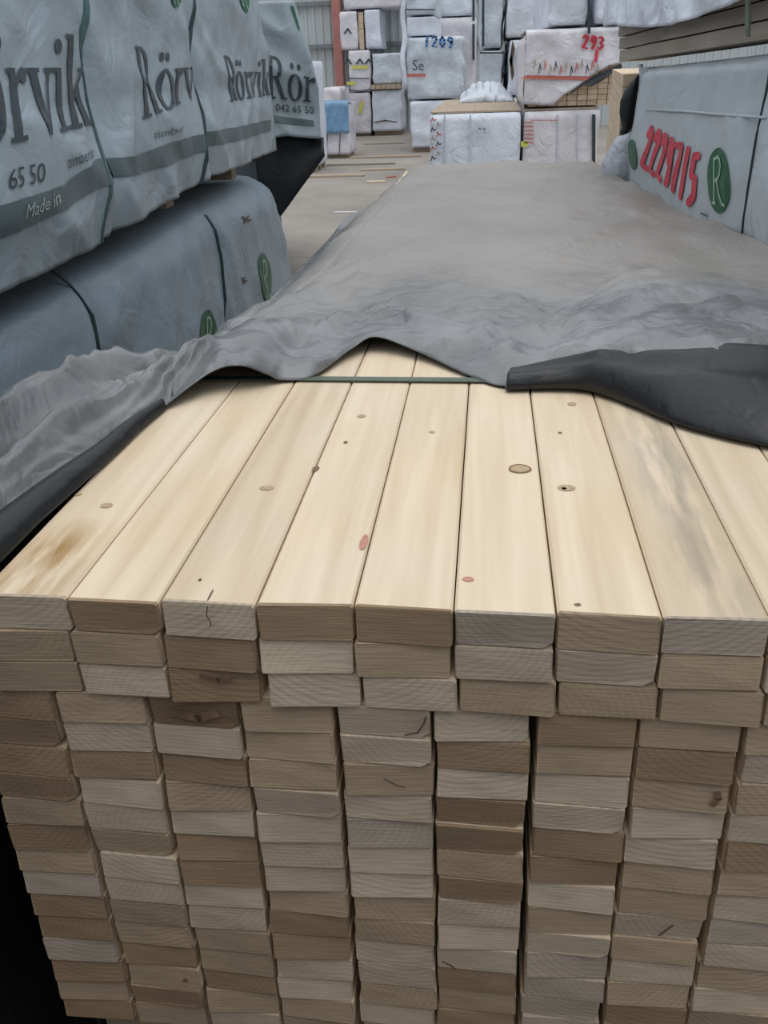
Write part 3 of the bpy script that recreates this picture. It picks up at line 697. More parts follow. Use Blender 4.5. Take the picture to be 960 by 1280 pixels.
# upper left pack with the big lettering
XU = -1.05
UF0 = Face((XU, 0, 0), (0, 1, 0), (1, 0, 0))
st_u = [UF0.px(113, 100)[0], UF0.px(243, 100)[0], 1.2]
def sagu(a, z): return .02*math.sin(max(0, min(1, (1.45-z)/.35))*math.pi)-.01
UF = Face((XU, 0, 0), (0, 1, 0), (1, 0, 0), fold_disp(st_u, .040, 11.0, sagu))
upk = empty('timber_pack', (-1.6, 2.4, 1.15), 'silver wrapped timber pack with large dark lettering, upper left', 'timber pack')
core(upk, -2.1, -1.10, .35, 4.3, 1.15, 1.80, M['bearer'], .045)
hem_tab = [UF0.px(*p) for p in ((0, 365), (60, 337), (118, 306), (124, 302), (180, 268), (240, 232), (246, 226), (300, 207), (330, 192))]
hem_tab = [(.3, 1.10), (1.2, 1.09)] + [(a, z) for a, z in hem_tab]
endu = UF0.px(333, 120)[0]
sheet('wrapper', UF, .3, endu, lambda a: interp(hem_tab, a), 1.80, 190, 60, M['wrapL'], upk, .95)
strap_on(UF, [(104, -40), (106, 60), (113, 150), (118, 230), (122, 303)], upk, .014, 'strapT')
strap_on(UF, [(238, -40), (239, 60), (242, 150), (243, 230)], upk, .014, 'strapD')
def bandstrip(face, top, bot, parent, mat, n=40):
    V, Fc = [], []; T0 = [face.px(*p) for p in top]; B0 = [face.px(*p) for p in bot]
    a0, a1 = T0[0][0], T0[-1][0]
    for i in range(n+1):
        a = a0+(a1-a0)*i/n; z1, z0 = interp(T0, a), interp(B0, a)
        for j in range(5): V.append(face.pt(a, z0+(z1-z0)*j/4, .004))
    for i in range(n):
        for j in range(4): Fc.append((i*5+j, (i+1)*5+j, (i+1)*5+j+1, i*5+j+1))
    o = mesh_obj('printed_band', V, Fc, M[mat], parent, True); return o
bandstrip(UF, [(-60, 272), (0, 250), (60, 232), (104, 200), (116, 197)], [(-60, 322), (0, 291), (60, 262), (104, 236), (116, 232)], upk, 'band')
bandstrip(UF, [(120, 199), (160, 195), (200, 180), (240, 168)], [(120, 224), (160, 218), (200, 207), (240, 190)], upk, 'band')
bandstrip(UF, [(245, 166), (290, 159), (329, 150)], [(245, 184), (290, 176), (329, 164)], upk, 'band')
print_on('lettering', UF, serif('Rörvik'), quadmap(UF, [(-110, 25), (106, 48), (112, 155), (-125, 205)]), M['ink'], upk, .004, (30, 8))
print_on('lettering', UF, serif('Rörv'), quadmap(UF, [(167, 57), (240, 64), (240, 122), (170, 150)]), M['ink'], upk, .004, (24, 8))
print_on('lettering', UF, serif('Rörvik'), quadmap(UF, [(278, 69), (330, 76), (330, 119), (284, 127)]), M['ink'], upk, .004, (20, 8))
print_on('lettering', UF, typed('65 50'), quadmap(UF, [(-12, 212), (32, 203), (32, 228), (-12, 238)]), M['ink'], upk, .004, (8, 4))
print_on('lettering', UF, typed('timber.se'), quadmap(UF, [(66, 195), (104, 182), (104, 196), (66, 212)]), M['ink'], upk, .004, (10, 4))
print_on('lettering', UF, typed('timber'), quadmap(UF, [(184, 164), (222, 156), (222, 164), (184, 174)]), M['band'], upk, .004, (8, 3))
print_on('lettering', UF, typed('Made'), quadmap(UF, [(8, 256), (36, 245), (36, 262), (8, 275)]), M['inkw'], upk, .007, (8, 4))
print_on('lettering', UF, typed('in'), quadmap(UF, [(41, 243), (52, 238), (52, 254), (41, 260)]), M['inkw'], upk, .007, (4, 4))
for q in ([(203, -30), (224, -30), (222, 12), (205, 8)], [(290, -30), (302, -28), (303, 22), (292, 8)]): logo(UF, q, upk)
# the pack behind it turns its end to the camera: lettering and a torn black lining below
YE = 5.0
EF = Face((0, YE, 0), (1, 0, 0), (0, -1, 0), lambda a, z: .03*nz(a*4, z*3, 21)+.02*ridge(a*7+z*3, z*4, 25)+.03*max(0, (1.3-z)/.15)*(1 if z < 1.3 else 0))
epk = empty('timber_pack', (-1.5, 6.5, 1.15), 'silver wrapped pack with torn black lining hanging at its end', 'timber pack')
xe0 = -2.1; xe1 = EF.px(398, 100)[0]
core(epk, -2.05, xe1-.08, YE+.06, 8.5, 1.16, 1.80, M['bearer'], .045)
ehem = [(-2.1, 1.18), EF.px(333, 172), EF.px(360, 169), EF.px(400, 173)]
edge_tab = [(1.1, EF.px(401, 172)[0]), (EF.px(398, 110)[1], EF.px(398, 110)[0]), (EF.px(384, 50)[1], EF.px(384, 50)[0]), (EF.px(368, 0)[1], EF.px(368, 0)[0]), (1.85, EF.px(366, -10)[0])]
V, Fc = [], []; na, nv = 60, 40
for i in range(na+1):
    t = i/na
    for j in range(nv+1):
        ax = xe0+(xe1-xe0)*t; z0 = interp(ehem, ax); z = z0+(1.82-z0)*j/nv; a = xe0+(interp(edge_tab, z)-xe0)*t; V.append(EF.pt(a, z))
for i in range(na):
    for j in range(nv): Fc.append((i*(nv+1)+j, (i+1)*(nv+1)+j, (i+1)*(nv+1)+j+1, i*(nv+1)+j+1))
n0 = len(V); b0 = na*(nv+1)
for q in (.03, .25, 1.0, 3.5):
    for j in range(nv+1):
        p = V[b0+j]; V.append(Vector((p.x-.012*(1 if q > .1 else 0), p.y+q, p.z)))
for s in range(4):
    for j in range(nv):
        a = (b0 if s == 0 else n0+(s-1)*(nv+1))+j; b = n0+s*(nv+1)+j; Fc.append((a, b, b+1, a+1))
solid(mesh_obj('wrapper', V, Fc, M['wrapL'], epk, True), .003)
print_on('lettering', EF, serif('Rör'), quadmap(EF, [(334, 68), (396, 82), (394, 128), (336, 122)]), M['ink'], epk, .006, (12, 8))
print_on('lettering', EF, typed('042 65 50'), quadmap(EF, [(346, 129), (392, 133), (392, 142), (346, 138)]), M['ink'], epk, .006, (8, 3))
bandstrip(EF, [(333, 141), (360, 146), (392, 150)], [(333, 150), (360, 154), (392, 157)], epk, 'band', 20)
bm = bmesh.new(); quad2(bm, [(.1, 1), (.4, 1), (.95, .1), (.8, .1)])
print_on('round_logo', EF, bm, quadmap(EF, [(362, 8), (376, 8), (376, 40), (362, 40)]), M['green'], epk, .006, (2, 3))
# black lining: a sheet folded over itself, hanging from the end
def lining():
    top = [(318, 168), (345, 168), (375, 168), (404, 172)]; bot = [(326, 232), (344, 258), (353, 269), (408, 194)]
    T3 = [EF.px(*p) for p in top]; B3 = [EF.px(*p) for p in bot]; V, Fc = [], []; n, m = 30, 24
    def ev(tab, t):
        q = t*3; i = min(int(q), 2); f = q-i; return [tab[i][k]*(1-f)+tab[i+1][k]*f for k in (0, 1)]
    for i in range(n+1):
        t = i/n; a = ev(T3, t); b = ev(B3, t)
        for j in range(m+1):
            s = j/m; ax = a[0]*(1-s)+b[0]*s; z = a[1]*(1-s)+b[1]*s
            V.append(Vector((ax, YE+.012-.05*math.sin(s*2.2)+.03*nz(ax*5, z*4, 4.2)-.02*s, z)))
    for i in range(n):
        for j in range(m): Fc.append((i*(m+1)+j, i*(m+1)+j+1, (i+1)*(m+1)+j+1, (i+1)*(m+1)+j))
    solid(mesh_obj('black_lining', V, Fc, M['black'], epk, True), .004)
lining()
bpk = empty('timber_pack', (-1.7, 6.8, 0), 'grey wrapped timber pack hidden behind the lower left pack', 'timber pack')
core(bpk, -2.2, -1.20, 5.15, 8.4, .08, 1.06, M['bearer'], .07)
for yy in (5.4, 6.8, 8.1): box('bearer', -2.2, -1.2, yy, yy+.09, 0, .079, M['bearer'], bpk)
box('wrapper', -2.21, -1.188, 5.14, 8.41, .079, 1.066, M['wrapL2'], bpk, .01)
brs = [tag(box('bearer', -2.1, -1.25, yy, yy+.08, 1.07, 1.148, M['bearer'], None, .003), 'wooden bearer behind the lower left pack under the pack with torn lining', 'bearer', 'bearers behind the left stack') for yy in (5.4, 6.8, 8.1)]

def swing(objs, pivot, ang):
    """turn finished parts about a vertical line through pivot"""
    R = Matrix.Translation(pivot) @ Matrix.Rotation(ang, 4, 'Z') @ Matrix.Translation(-Vector(pivot))
    for o in objs:
        off = Vector((0, 0, 0)); p = o.parent
        while p is not None: off += p.location; p = p.parent
        for v in o.data.vertices: v.co = R @ (v.co+off) - off
        o.data.update()
swing([o for o in epk.children_recursive if not o.name.startswith('black')], (xe1, YE, 0), math.radians(11))
swing(list(bpk.children_recursive)+brs, (-1.19, 5.14, 0), math.radians(14))

# ================================================================== RIGHT STACK
RN = Vector((RU.y, -RU.x, 0)).normalized()
if RN.x > 0: RN = -RN                                   # faces the front pack
RBASE = RP+RU*0.0
def RFm(disp=None): return Face((RP.x, RP.y, 0), RU, RN, disp)
R0 = RFm()
st_r = [R0.px(940, 180)[0]]
RF = RFm(fold_disp(st_r, .022, 31.0, lambda a, z: .015*math.sin(max(0, min(1, (z-.9)/.6))*math.pi)-.012))
rp = empty('timber_pack', RP+RU*1.4-RN*.5+Vector((0, 0, .80-TOP)), 'silver wrapped pack with red sprayed numbers and green emblem on the right', 'timber pack')
a_far = R0.px(800, 120)[0]
def obox(name, face, a0, a1, d0, d1, z0, z1, mat, parent, label=None):
    """box in a face's own frame: along a, depth behind the face d0..d1"""
    V = []
    for z in (z0, z1):
        for a, d in ((a0, d0), (a1, d0), (a1, d1), (a0, d1)):
            p = face.p0+face.u*a-face.n*d; V.append(Vector((p.x, p.y, z)))
    bm = bmesh.new(); vs = [bm.verts.new(v) for v in V]
    for f in BOXF: bm.faces.new([vs[i] for i in f])
    bmesh.ops.recalc_face_normals(bm, faces=bm.faces[:]); return bm_obj(name, bm, mat, parent)
z = .80
while z < 1.44: obox('board_layer', R0, a_far+.03, a_far+3.0, .045, 1.0, z+.001, z+.043, M['bearer'], rp); z += .045
rtop = [R0.px(*p) for p in ((801, 84), (830, 80), (880, 74), (960, 64))]; rtop += [(a_far+3.1, 1.52)]
sheet('wrapper', RF, a_far, a_far+3.05, .74, lambda a: interp(rtop, a)-.028, 130, 46, M['wrapR'], rp, .9)
# closing sheet over the far end
V, Fc = [], []
for j in range(17):
    zz = .74+(rtop[0][1]-.74)*j/16
    for d in (0, .04, .2, .5, .95):
        p = RF.pt(a_far, zz)-RN*d-RU*(.02*math.sin(d*6)+.012*ridge(d*6, zz*5, 3)) ; V.append(p)
for j in range(16):
    for k in range(4): Fc.append((j*5+k, j*5+k+1, (j+1)*5+k+1, (j+1)*5+k))
solid(mesh_obj('end_sheet', V, Fc, M['wrapR'], rp, True), .003)
strap_on(RF, [(957, 66), (951, 120), (938, 220), (925, 300), (918, 340)], rp, .012, 'strapD')
logo(RF, [(894, 186), (923, 182), (923, 268), (896, 264)], rp)
DIG = {'2': [(.1, .8), (.35, 1), (.75, .95), (.8, .7), (.45, .35), (.1, .05), (.9, .0)], '9': [(.85, .6), (.5, .5), (.15, .7), (.4, 1), (.85, .92), (.8, .4), (.5, 0)],
       '7': [(.05, .95), (.9, 1), (.55, .5), (.4, 0)], '1': [(.6, 1), (.45, .5), (.4, 0)], '5': [(.95, 1), (.35, .95), (.25, .55), (.8, .55), (.85, .2), (.3, .0)],
       '0': [(.5, 1), (.15, .7), (.15, .3), (.5, 0), (.85, .3), (.85, .7), (.5, 1)], '3': [(.1, .9), (.5, 1), (.85, .75), (.45, .52), (.9, .28), (.5, 0), (.1, .1)]}
def sprayed(i, ch, n, wd=.055):
    """one sprayed figure, the i-th of n"""
    bm = bmesh.new(); ar = n/3.05
    pts = [((i+.08+x*.72)/n, y) for x, y in DIG[ch]]
    for (x0, y0), (x1, y1) in zip(pts, pts[1:]):
        dx, dy = (x1-x0)*ar, y1-y0; L = math.hypot(dx, dy); nx, ny = -dy/L*wd/ar, dx/L*wd
        quad2(bm, [(x0+nx, y0+ny), (x0-nx, y0-ny), (x1-nx, y1-ny), (x1+nx, y1+ny)])
    for x, y in pts: disc2(bm, x, y, wd/ar, wd, 10)
    return bm
for i, ch in enumerate('2229715'):
    print_on('sprayed_figure', RF, sprayed(i, ch, 7, .075), quadmap(RF, [(818, 158), (886, 196), (880, 260), (808, 206)]), M['red'], rp, .005, (21, 6))
bm = bmesh.new(); disc2(bm, .5, .5, .5, .5, 20)
print_on('round_logo', RF, bm, quadmap(RF, [(793, 172), (804, 176), (803, 214), (793, 210)]), M['green'], rp, .005, (2, 4))
for x, y in ((890, 268), (904, 278), (911, 281)):
    bm = bmesh.new(); stroke2(bm, [(0, .8), (1, .2)], .3)
    print_on('small_tear', RF, bm, quadmap(RF, [(x-4, y-3), (x+4, y-3), (x+4, y+3), (x-4, y+3)]), M['crack'], rp, .005, (2, 2))
fold = [R0.px(*p) for p in ((812, 137), (860, 139), (910, 143), (960, 147))]
tube('welded_seam', [RF.pt(a, zz, .002) for a, zz in fold], .004, M['wrapR'], rp)
# pack below (hidden by the tarp) carries it
rl = empty('timber_pack', RP+RU*1.4-RN*.5+Vector((0, 0, -TOP)), 'wrapped timber pack at the bottom of the right stack', 'timber pack')
obox('board_layer', R0, a_far, a_far+3.0, .06, 1.0, .08, .68, M['bearer'], rl)
obox('wrapper', R0, a_far-.01, a_far+3.01, .05, 1.01, .07, .69, M['wrapR'], rl)
for q in (.3, 1.5, 2.6): obox('bearer', R0, a_far+q, a_far+q+.09, .06, 1.0, 0, .069, M['bearer'], rl)
for q in (.3, 1.5, 2.6): tag(obox('bearer', R0, a_far+q, a_far+q+.09, .06, 1.0, .70, .798, M['bearer'], None), 'wooden bearer between the lower packs of the right stack', 'bearer', 'bearers in the right stack')
# upper right pack: weathered boards show under the wrapper's lifted hem
ua0 = R0.px(766, 78)[0]
ur = empty('timber_pack', RP+RU*1.2-RN*.5+Vector((0, 0, 1.5-TOP)), 'pack of weathered boards under a lifted white wrapper, upper right', 'timber pack')
zc = 1.535
def zb_at(a): return interp([R0.px(766, 78), R0.px(860, 64), R0.px(960, 48), (a_far+3.1, 1.56)], a)
nb = 0
for lay in range(6):
    # boards of each layer run along the face and follow the slight lift of the stack
    V, Fc = [], []; n = 14
    for i in range(n+1):
        a = ua0+(a_far+3.0-ua0)*i/n; zz = zb_at(a)+lay*.046; dd = .02+.012*nz(a*2, lay*3.3)
        for d in (dd, dd+.12):
            for hh in (.002, .043):
                p = R0.p0+RU*a-RN*d; V.append(Vector((p.x, p.y, zz+hh)))
    for i in range(n):
        b = i*4; Fc += [(b, b+1, b+5, b+4), (b+1, b+3, b+7, b+5), (b+3, b+2, b+6, b+7), (b+2, b, b+4, b+6)]
    Fc += [(0, 2, 3, 1), (n*4, n*4+1, n*4+3, n*4+2)]
    mesh_obj('board', V, Fc, M['old'], ur)
obox('board_layer', R0, ua0+.02, a_far+3.0, .16, 1.0, 1.56, 1.80, M['old'], ur)
UR = RFm(lambda a, z: .025+.03*nz(a*2.2, z*3, 41)+.02*ridge(a*4+z*4, z*4, 45)+.06*max(0, 1.72-z))
uh = [R0.px(*p) for p in ((784, 30), (790, 32), (820, 34), (850, 31), (890, 20), (930, 8), (960, -8))]
uh += [(a_far+3.1, 1.68)]
sheet('wrapper', UR, ua0, a_far+3.0, lambda a: interp(uh, a), 1.86, 90, 24, M['wrapW'], ur, .9)
strap_on(UR, [(958, -40), (957, 0), (956, 45)], ur, .02, 'strapG')

# ================================================================== BACKGROUND: wrapped packs deeper in the yard
def far_pack(x0, y0, x1, y1, Y, depth, mat, label, z0=None, z1=None, crumple=.03, cat='timber pack', seed=None, res=13, name='timber_pack', yaw=0.0):
    """a pack wrapped in film; its front is given by the pixel box (x0,y0)-(x1,y1) at distance Y"""
    a = hy(x0, (y0+y1)/2, Y); b = hy(x1, (y0+y1)/2, Y)
    zt = hy((x0+x1)/2, y0, Y).z if z1 is None else z1; zb_ = hy((x0+x1)/2, y1, Y).z if z0 is None else z0
    seed = (x0*.37+y0*.11) if seed is None else seed
    root = empty(name, ((a.x+b.x)/2, Y+depth/2, zb_), label, cat)
    bm = bmesh.new(); bmesh.ops.create_cube(bm, size=1.0); bmesh.ops.subdivide_edges(bm, edges=bm.edges[:], cuts=res, use_grid_fill=True)
    W, D, H_ = b.x-a.x, depth, zt-zb_
    for v in bm.verts:
        c = v.co.copy(); q = Vector((c.x*W, c.y*D, c.z*H_))
        # soft corners: pull in near the edges
        r = .035; e = [max(0, abs(q[i])-(d/2-r)) for i, d in enumerate((W, D, H_))]
        L = math.sqrt(sum(k*k for k in e))
        if L > r:
            f = r/L
            for i, d in enumerate((W, D, H_)):
                if e[i]: q[i] = math.copysign(d/2-r+e[i]*f, q[i])
        n = Vector((c.x if abs(c.x) > .49 else 0, c.y if abs(c.y) > .49 else 0, 0)).normalized() if max(abs(c.x), abs(c.y)) > .49 else Vector((0, 0, 0))
        d = crumple*(ridge(q.x*2.2+seed, q.z*2.6, q.y*1.2)*.6+.5*nz(q.x*5, q.z*4+seed, q.y*3))-crumple*.4
        q += n*d + Vector((0, 0, -.25*crumple*abs(nz(q.x*6+seed, q.y*5))))*(1 if c.z > .49 else 0)
        v.co = q+Vector(((a.x+b.x)/2, Y+depth/2, (zt+zb_)/2))
    bm_obj('wrapper', bm, M[mat], root, True)
    face = Face((0, Y, 0), (1, 0, 0), (0, -1, 0), lambda aa, zz: crumple*.35)
    root['_'] = 1
    return root, face, a.x, b.x, zb_, zt
def vstrap(root, face, px, y0, y1, wd=.03, mat='strapD'):
    strap_on(face, [(px, y0), (px, (y0+y1)/2), (px, y1)], root, wd, mat, off=.012)
def hstrap(root, face, x0, x1, y, mat='strapD', r=.012, dip=0):
    P_ = []
    for i in range(9):
        t = i/8; a, zz = face.px(x0+(x1-x0)*t, y+dip*math.sin(t*math.pi)); P_.append(face.pt(a, zz, .02))
    tube('strap', P_, r, M[mat], root)
def blot(root, face, x, y, w_, h_, mat, pts=None, wd=.18, name='printed_mark'):
    bm = bmesh.new(); pts = pts or [(.05, .2), (.3, .85), (.55, .45), (.95, .6)]; stroke2(bm, pts, wd)
    return print_on(name, face, bm, quadmap(face, [(x-w_/2, y-h_/2), (x+w_/2, y-h_/2), (x+w_/2, y+h_/2), (x-w_/2, y+h_/2)]), M[mat], root, .02, (2, 2))
def under(root, x0, x1, y0, depth, z0=0.0, h=.08, n=3):
    for i in range(n):
        yy = y0+.15+(depth-.42)*i/(n-1); box('bearer', x0+.03, x1-.03, yy, yy+.09, z0, z0+h-.001, M['bearer'], root)
# --- the two low white packs right behind the tarp
A1, fA, ax0, ax1, _, at1 = far_pack(536, 140, 651, 240, 9.0, 3.2, 'wrapW', 'low white wrapped pack behind the tarp, with brown prints at its left corner', z0=.08, z1=1.10, crumple=.022)
under(A1, ax0, ax1, 9.0, 3.2)
vstrap(A1, fA, 588, 143, 235, .012, 'wrapC'); vstrap(A1, fA, 556, 143, 235, .012, 'wrapC')
for i in range(9): blot(A1, fA, 542+(i*7) % 14, 150+i*6, 7, 8, ('redp', 'bearer', 'ink')[i % 3])
for x in (600, 606): blot(A1, fA, x, 161, 4, 4, 'ink')
box('top_sheet', ax0+.02, ax1-.01, 9.04, 12.15, at1-.004, at1+.012, M['bearer'], A1)
A2, fA2, bx0, bx1, _, _ = far_pack(653, 140, 748, 240, 9.0, 3.2, 'wrapP', 'low white wrapped pack behind the tarp, with small red printed lines', z0=.08, z1=1.10, crumple=.022)
under(A2, bx0, bx1, 9.0, 3.2)
for i in range(6): blot(A2, fA2, 661, 153+i*5, 9, 2.4, 'redp', [(.05, .5), (.95, .5)], .7)
blot(A2, fA2, 680, 150, 26, 2, 'redp', [(.0, .5), (1, .5)], .5); blot(A2, fA2, 655, 180, 8, 12, 'yellow', [(.2, .5), (.9, .55)], .6)
for x in (697, 722): vstrap(A2, fA2, x, 143, 235, .012, 'wrapC')
vstrap(A2, fA2, 742, 143, 235, .03, 'strapD')
box('top_sheet', bx0+.01, bx1-.02, 9.04, 12.15, 1.096, 1.112, M['bearer'], A2)
# --- torn pack on top: wrapper corner lifted, board ends showing
ZB = 1.125; TY = 9.06
tf = Face((0, TY, 0), (1, 0, 0), (0, -1, 0), lambda a, z: .02*ridge(a*5, z*3, 61)+.015*nz(a*9, z*6, 66)+.05)
b0 = tf.px(661, 90)[0]; b1 = tf.px(774, 90)[0]; zt = tf.px(700, 43)[1]
tk = empty('timber_pack', ((b0+b1)/2, TY+1.4, ZB), 'torn white pack with red stripe and fresh boards showing at the lifted corner', 'timber pack')
rows = int((zt-ZB)/.046); ncb = 9; bw = (b1-b0)/ncb
eb = bpy.data.meshes.new('board_end'); eb.from_pydata([Vector(v) for v in box_v(.003, bw-.003, 0, 2.8, .002, .045)], [], BOXF); eb.materials.append(M['new'])
for r in range(rows):
    for c in range(ncb):
        o = bpy.data.objects.new('board', eb); COL.objects.link(o); o.parent = tk
        o.location = Vector((b0+c*bw, TY+random.uniform(0, .02), ZB+r*.046))-tk.location
lh = [tf.px(*p) for p in ((655, 130), (690, 131), (705, 118), (722, 107), (742, 92), (760, 82), (778, 78))]
sheet('wrapper', tf, b0-.04, b1+.03, lambda a: interp(lh, a), zt+.02, 46, 20, M['wrapP'], tk, 2.6)
V, Fc = [], []
for j in range(9):
    zz = ZB+(zt-ZB)*j/8
    for k, yy in enumerate((0, .1, .6, 1.4, 2.75)): V.append(Vector((b0-.04+.015*nz(yy*4, zz*5), TY-.05+yy, zz)))
for j in range(8):
    for k in range(4): Fc.append((j*5+k, j*5+k+1, (j+1)*5+k+1, (j+1)*5+k))
solid(mesh_obj('side_sheet', V, Fc, M['wrapP'], tk, True), .003)
# turned-up black lining of the lifted corner
V, Fc = [], []
for i in range(9):
    t = i/8; x = 712+62*t; yl = interp([(712, 114), (730, 101), (745, 92), (775, 79)], x)
    for k, (dy, off) in enumerate(((0, .055), (-6, .10), (-2-10*math.sin(t*math.pi), .14))):
        a, zz = tf.px(x, yl-dy*.0+(-dy if k else 0)*.9*(1 if t > .3 else .4)); V.append(tf.pt(a, zz, off))
for i in range(8):
    for k in range(2): Fc.append((i*3+k, (i+1)*3+k, (i+1)*3+k+1, i*3+k+1))
solid(mesh_obj('turned_lining', V, Fc, M['black'], tk, True), .003)
blot(tk, tf, 697, 97, 58, 6, 'redp', [(0, .6), (1, .4)], .8, 'red_stripe')
for i in range(13): blot(tk, tf, 668+i*6.5, 80+(i*5) % 9, 5, 12, ('bearer', 'ink', 'redp')[i % 3], [(.2, 0), (.5, .9), (.8, .3)], .22)
for i in range(3): print_on('sprayed_figure', tf, sprayed(i, '293'[i], 3, .07), quadmap(tf, [(728, 44), (756, 47), (754, 62), (726, 60)]), M['red'], tk, .02, (6, 4))
blot(tk, tf, 745, 70, 8, 12, 'red', [(.3, 0), (.5, 1)], .5)
# --- white packs on top of the torn pack
zt2 = zt+.065
U1, fU, *_ = far_pack(684, -40, 738, 43, 9.0, 2.8, 'wrapW', 'white wrapped pack on the torn pack, left of a dark strap', z0=zt2, crumple=.04)
vstrap(U1, fU, 736, -30, 42, .025)
U2, fU2, *_ = far_pack(745, -40, 812, 40, 9.0, 2.8, 'wrapW', 'white wrapped pack on the torn pack, beside the upper right boards', z0=zt2, crumple=.05)
# --- pack with torn end beyond the numbered pack
CY_ = 3.95; cf = Face((0, CY_, 0), (1, 0, 0), (0, -1, 0))
x0 = cf.px(776, 130)[0]
ck = empty('timber_pack', (x0+.5, CY_+1.2, 0), 'pack of fresh boards with torn end beyond the numbered pack', 'timber pack')
swing_list = []
for r in range(30):
    wd_ = .12
    for c in range(5):
        o = box('board', x0+c*wd_+.002, x0+(c+1)*wd_-.003, CY_+random.uniform(0, .015), CY_+2.6, .08+r*.0455+.001, .08+r*.0455+.0435, M['new'], ck); swing_list.append(o)
for yy in (4.15, 5.2, 6.2): swing_list.append(box('bearer', x0, x0+.6, yy, yy+.09, 0, .079, M['bearer'], ck))
def rag(name, pts, mat, off=.03, th=.003):
    """a torn strip of film in front of the board ends; rows of pixel points left,right"""
    V, Fc = [], []
    for i, (l, r_) in enumerate(pts):
        for k in range(5):
            t = k/4; a, zz = cf.px(l[0]*(1-t)+r_[0]*t, l[1]*(1-t)+r_[1]*t); p = cf.pt(a, zz, off+.03*math.sin(t*math.pi)+.015*nz(a*20, zz*14)); V.append(p)
    for i in range(len(pts)-1):
        for k in range(4): Fc.append((i*5+k, (i+1)*5+k, (i+1)*5+k+1, i*5+k+1))
    swing_list.append(solid(mesh_obj(name, V, Fc, M[mat], ck, True), th))
rag('torn_lining', [((794, 96), (799, 92)), ((781, 112), (799, 104)), ((774+1, 126), (797, 120)), ((774, 142), (793, 140)), ((777, 158), (789, 160)), ((774, 166), (781, 170))], 'black')
rag('torn_film', [((771, 170), (796, 160)), ((764, 180), (799, 172)), ((757, 192), (800, 186)), ((752, 204), (801, 204)), ((750, 235), (801, 236))], 'wrapC', .05)
rag('torn_film', [((798, 80), (803, 80)), ((797, 110), (803, 110)), ((796, 140), (801, 140)), ((792, 165), (800, 165)), ((788, 185), (800, 190))], 'wrapR', .045)
swing(swing_list, (x0, CY_, 0), math.radians(-6))
# --- packs further back, left of centre: the pack with dark print and blue figures
E0, fE, ex0, ex1, _, ez = far_pack(513, 124, 566, 188, 18.3, 2.4, 'wrapW', 'white wrapped pack standing on the floor beside the aisle', z0=.08, z1=.92, crumple=.05)
under(E0, ex0, ex1, 18.3, 2.4)
E1, fE1, *_r = far_pack(508, 46, 580, 122, 18.3, 2.4, 'wrapC', 'crumpled film pack with blue sprayed figures over a white pack', z0=.94, z1=1.99, crumple=.07)
print_on('lettering', fE1, typed('Se'), quadmap(fE1, [(516, 75), (530, 75), (530, 88), (516, 88)]), M['ink'], E1, .05, (3, 3))
blot(E1, fE1, 520, 94, 16, 5, 'redp', [(0, .5), (1, .5)], .8)
for i in range(4): print_on('sprayed_figure', fE1, sprayed(i, '1209'[i], 4, .06), quadmap(fE1, [(530, 45), (568, 47), (568, 60), (530, 58)]), M['blue'], E1, .05, (6, 4))
V, Fc = [], []
for i in range(13):
    y = -20+i*11
    for x in (502, 508): a, zz = fE1.px(x+1.5*math.sin(i*1.3), y); V.append(fE1.pt(a, zz, .06+.03*math.sin(i*.9)))
for i in range(12): Fc.append((2*i, 2*i+1, 2*i+3, 2*i+2))
solid(mesh_obj('loose_film', V, Fc, M['wrapW'], E1, True), .004)
E2, fE2, *_r = far_pack(508, 21, 544, 45, 18.4, 2.2, 'wrapW', 'small white pack marked 8 on the blue-figured pack', z0=2.01, z1=2.33, crumple=.04)
print_on('lettering', fE2, typed('8'), quadmap(fE2, [(538, 24), (543, 24), (543, 34), (538, 34)]), M['scrapw'], E2, .05, (2, 2))
E3, fE3, *_r = far_pack(507, -30, 545, 19, 18.4, 2.2, 'wrapC', 'grey film pack above the small pack marked 8', z0=2.35, z1=2.95, crumple=.05)
hstrap(E3, fE3, 508, 544, 12)
E4, fE4, ex0, ex1, *_r = far_pack(546, 28, 594, 120, 20.9, 2.0, 'wrapP', 'tall grey-white wrapped pack behind the blue-figured pack', z0=.08, z1=2.40, crumple=.05)
under(E4, ex0, ex1, 20.9, 2.0); vstrap(E4, fE4, 592, 30, 75, .05)
E5, fE5, *_r = far_pack(546, -40, 594, 27, 20.9, 2.0, 'wrapW', 'bright white pack on the tall grey-white pack', z0=2.42, z1=3.4, crumple=.06)
vstrap(E5, fE5, 592, -30, 26, .05)
# --- packs behind the low white ones
D0, fD, dx0, dx1, *_r = far_pack(590, 121, 690, 170, 12.7, 2.6, 'wrapW', 'white pack at the bottom behind the low white packs', z0=.08, z1=1.10, crumple=.03)
under(D0, dx0, dx1, 12.7, 2.6)
D1, fD1, *_r = far_pack(634, 48, 682, 120, 12.7, 2.6, 'wrapW', 'white ribbed film pack beside a black gap, behind the low packs', z0=1.12, z1=1.77, crumple=.05)
blot(D1, fD1, 640, 76, 7, 34, 'crack', [(.6, 0), (.3, .5), (.7, 1)], .5, 'tear_or_gap_shade')  # dark streak paints the shade of the neighbouring gap onto the film
D2, fD2, *_r = far_pack(600, 62, 629, 120, 12.75, 2.5, 'wrapC', 'grey crumpled film pack between white packs, behind the low packs', z0=1.12, z1=1.66, crumple=.06)
hstrap(D2, fD2, 600, 630, 66)
D3, fD3, *_r = far_pack(634, -40, 681, 45, 12.7, 2.6, 'wrapW', 'white pack with dark side edge at the top centre of the yard', z0=1.79, z1=2.65, crumple=.05)
vstrap(D3, fD3, 677, -30, 44, .03)
D4, fD4, *_r = far_pack(600, -40, 629, 59, 12.75, 2.5, 'wrapC', 'pale film pack at the top, over the grey crumpled pack', z0=1.68, z1=2.65, crumple=.06)
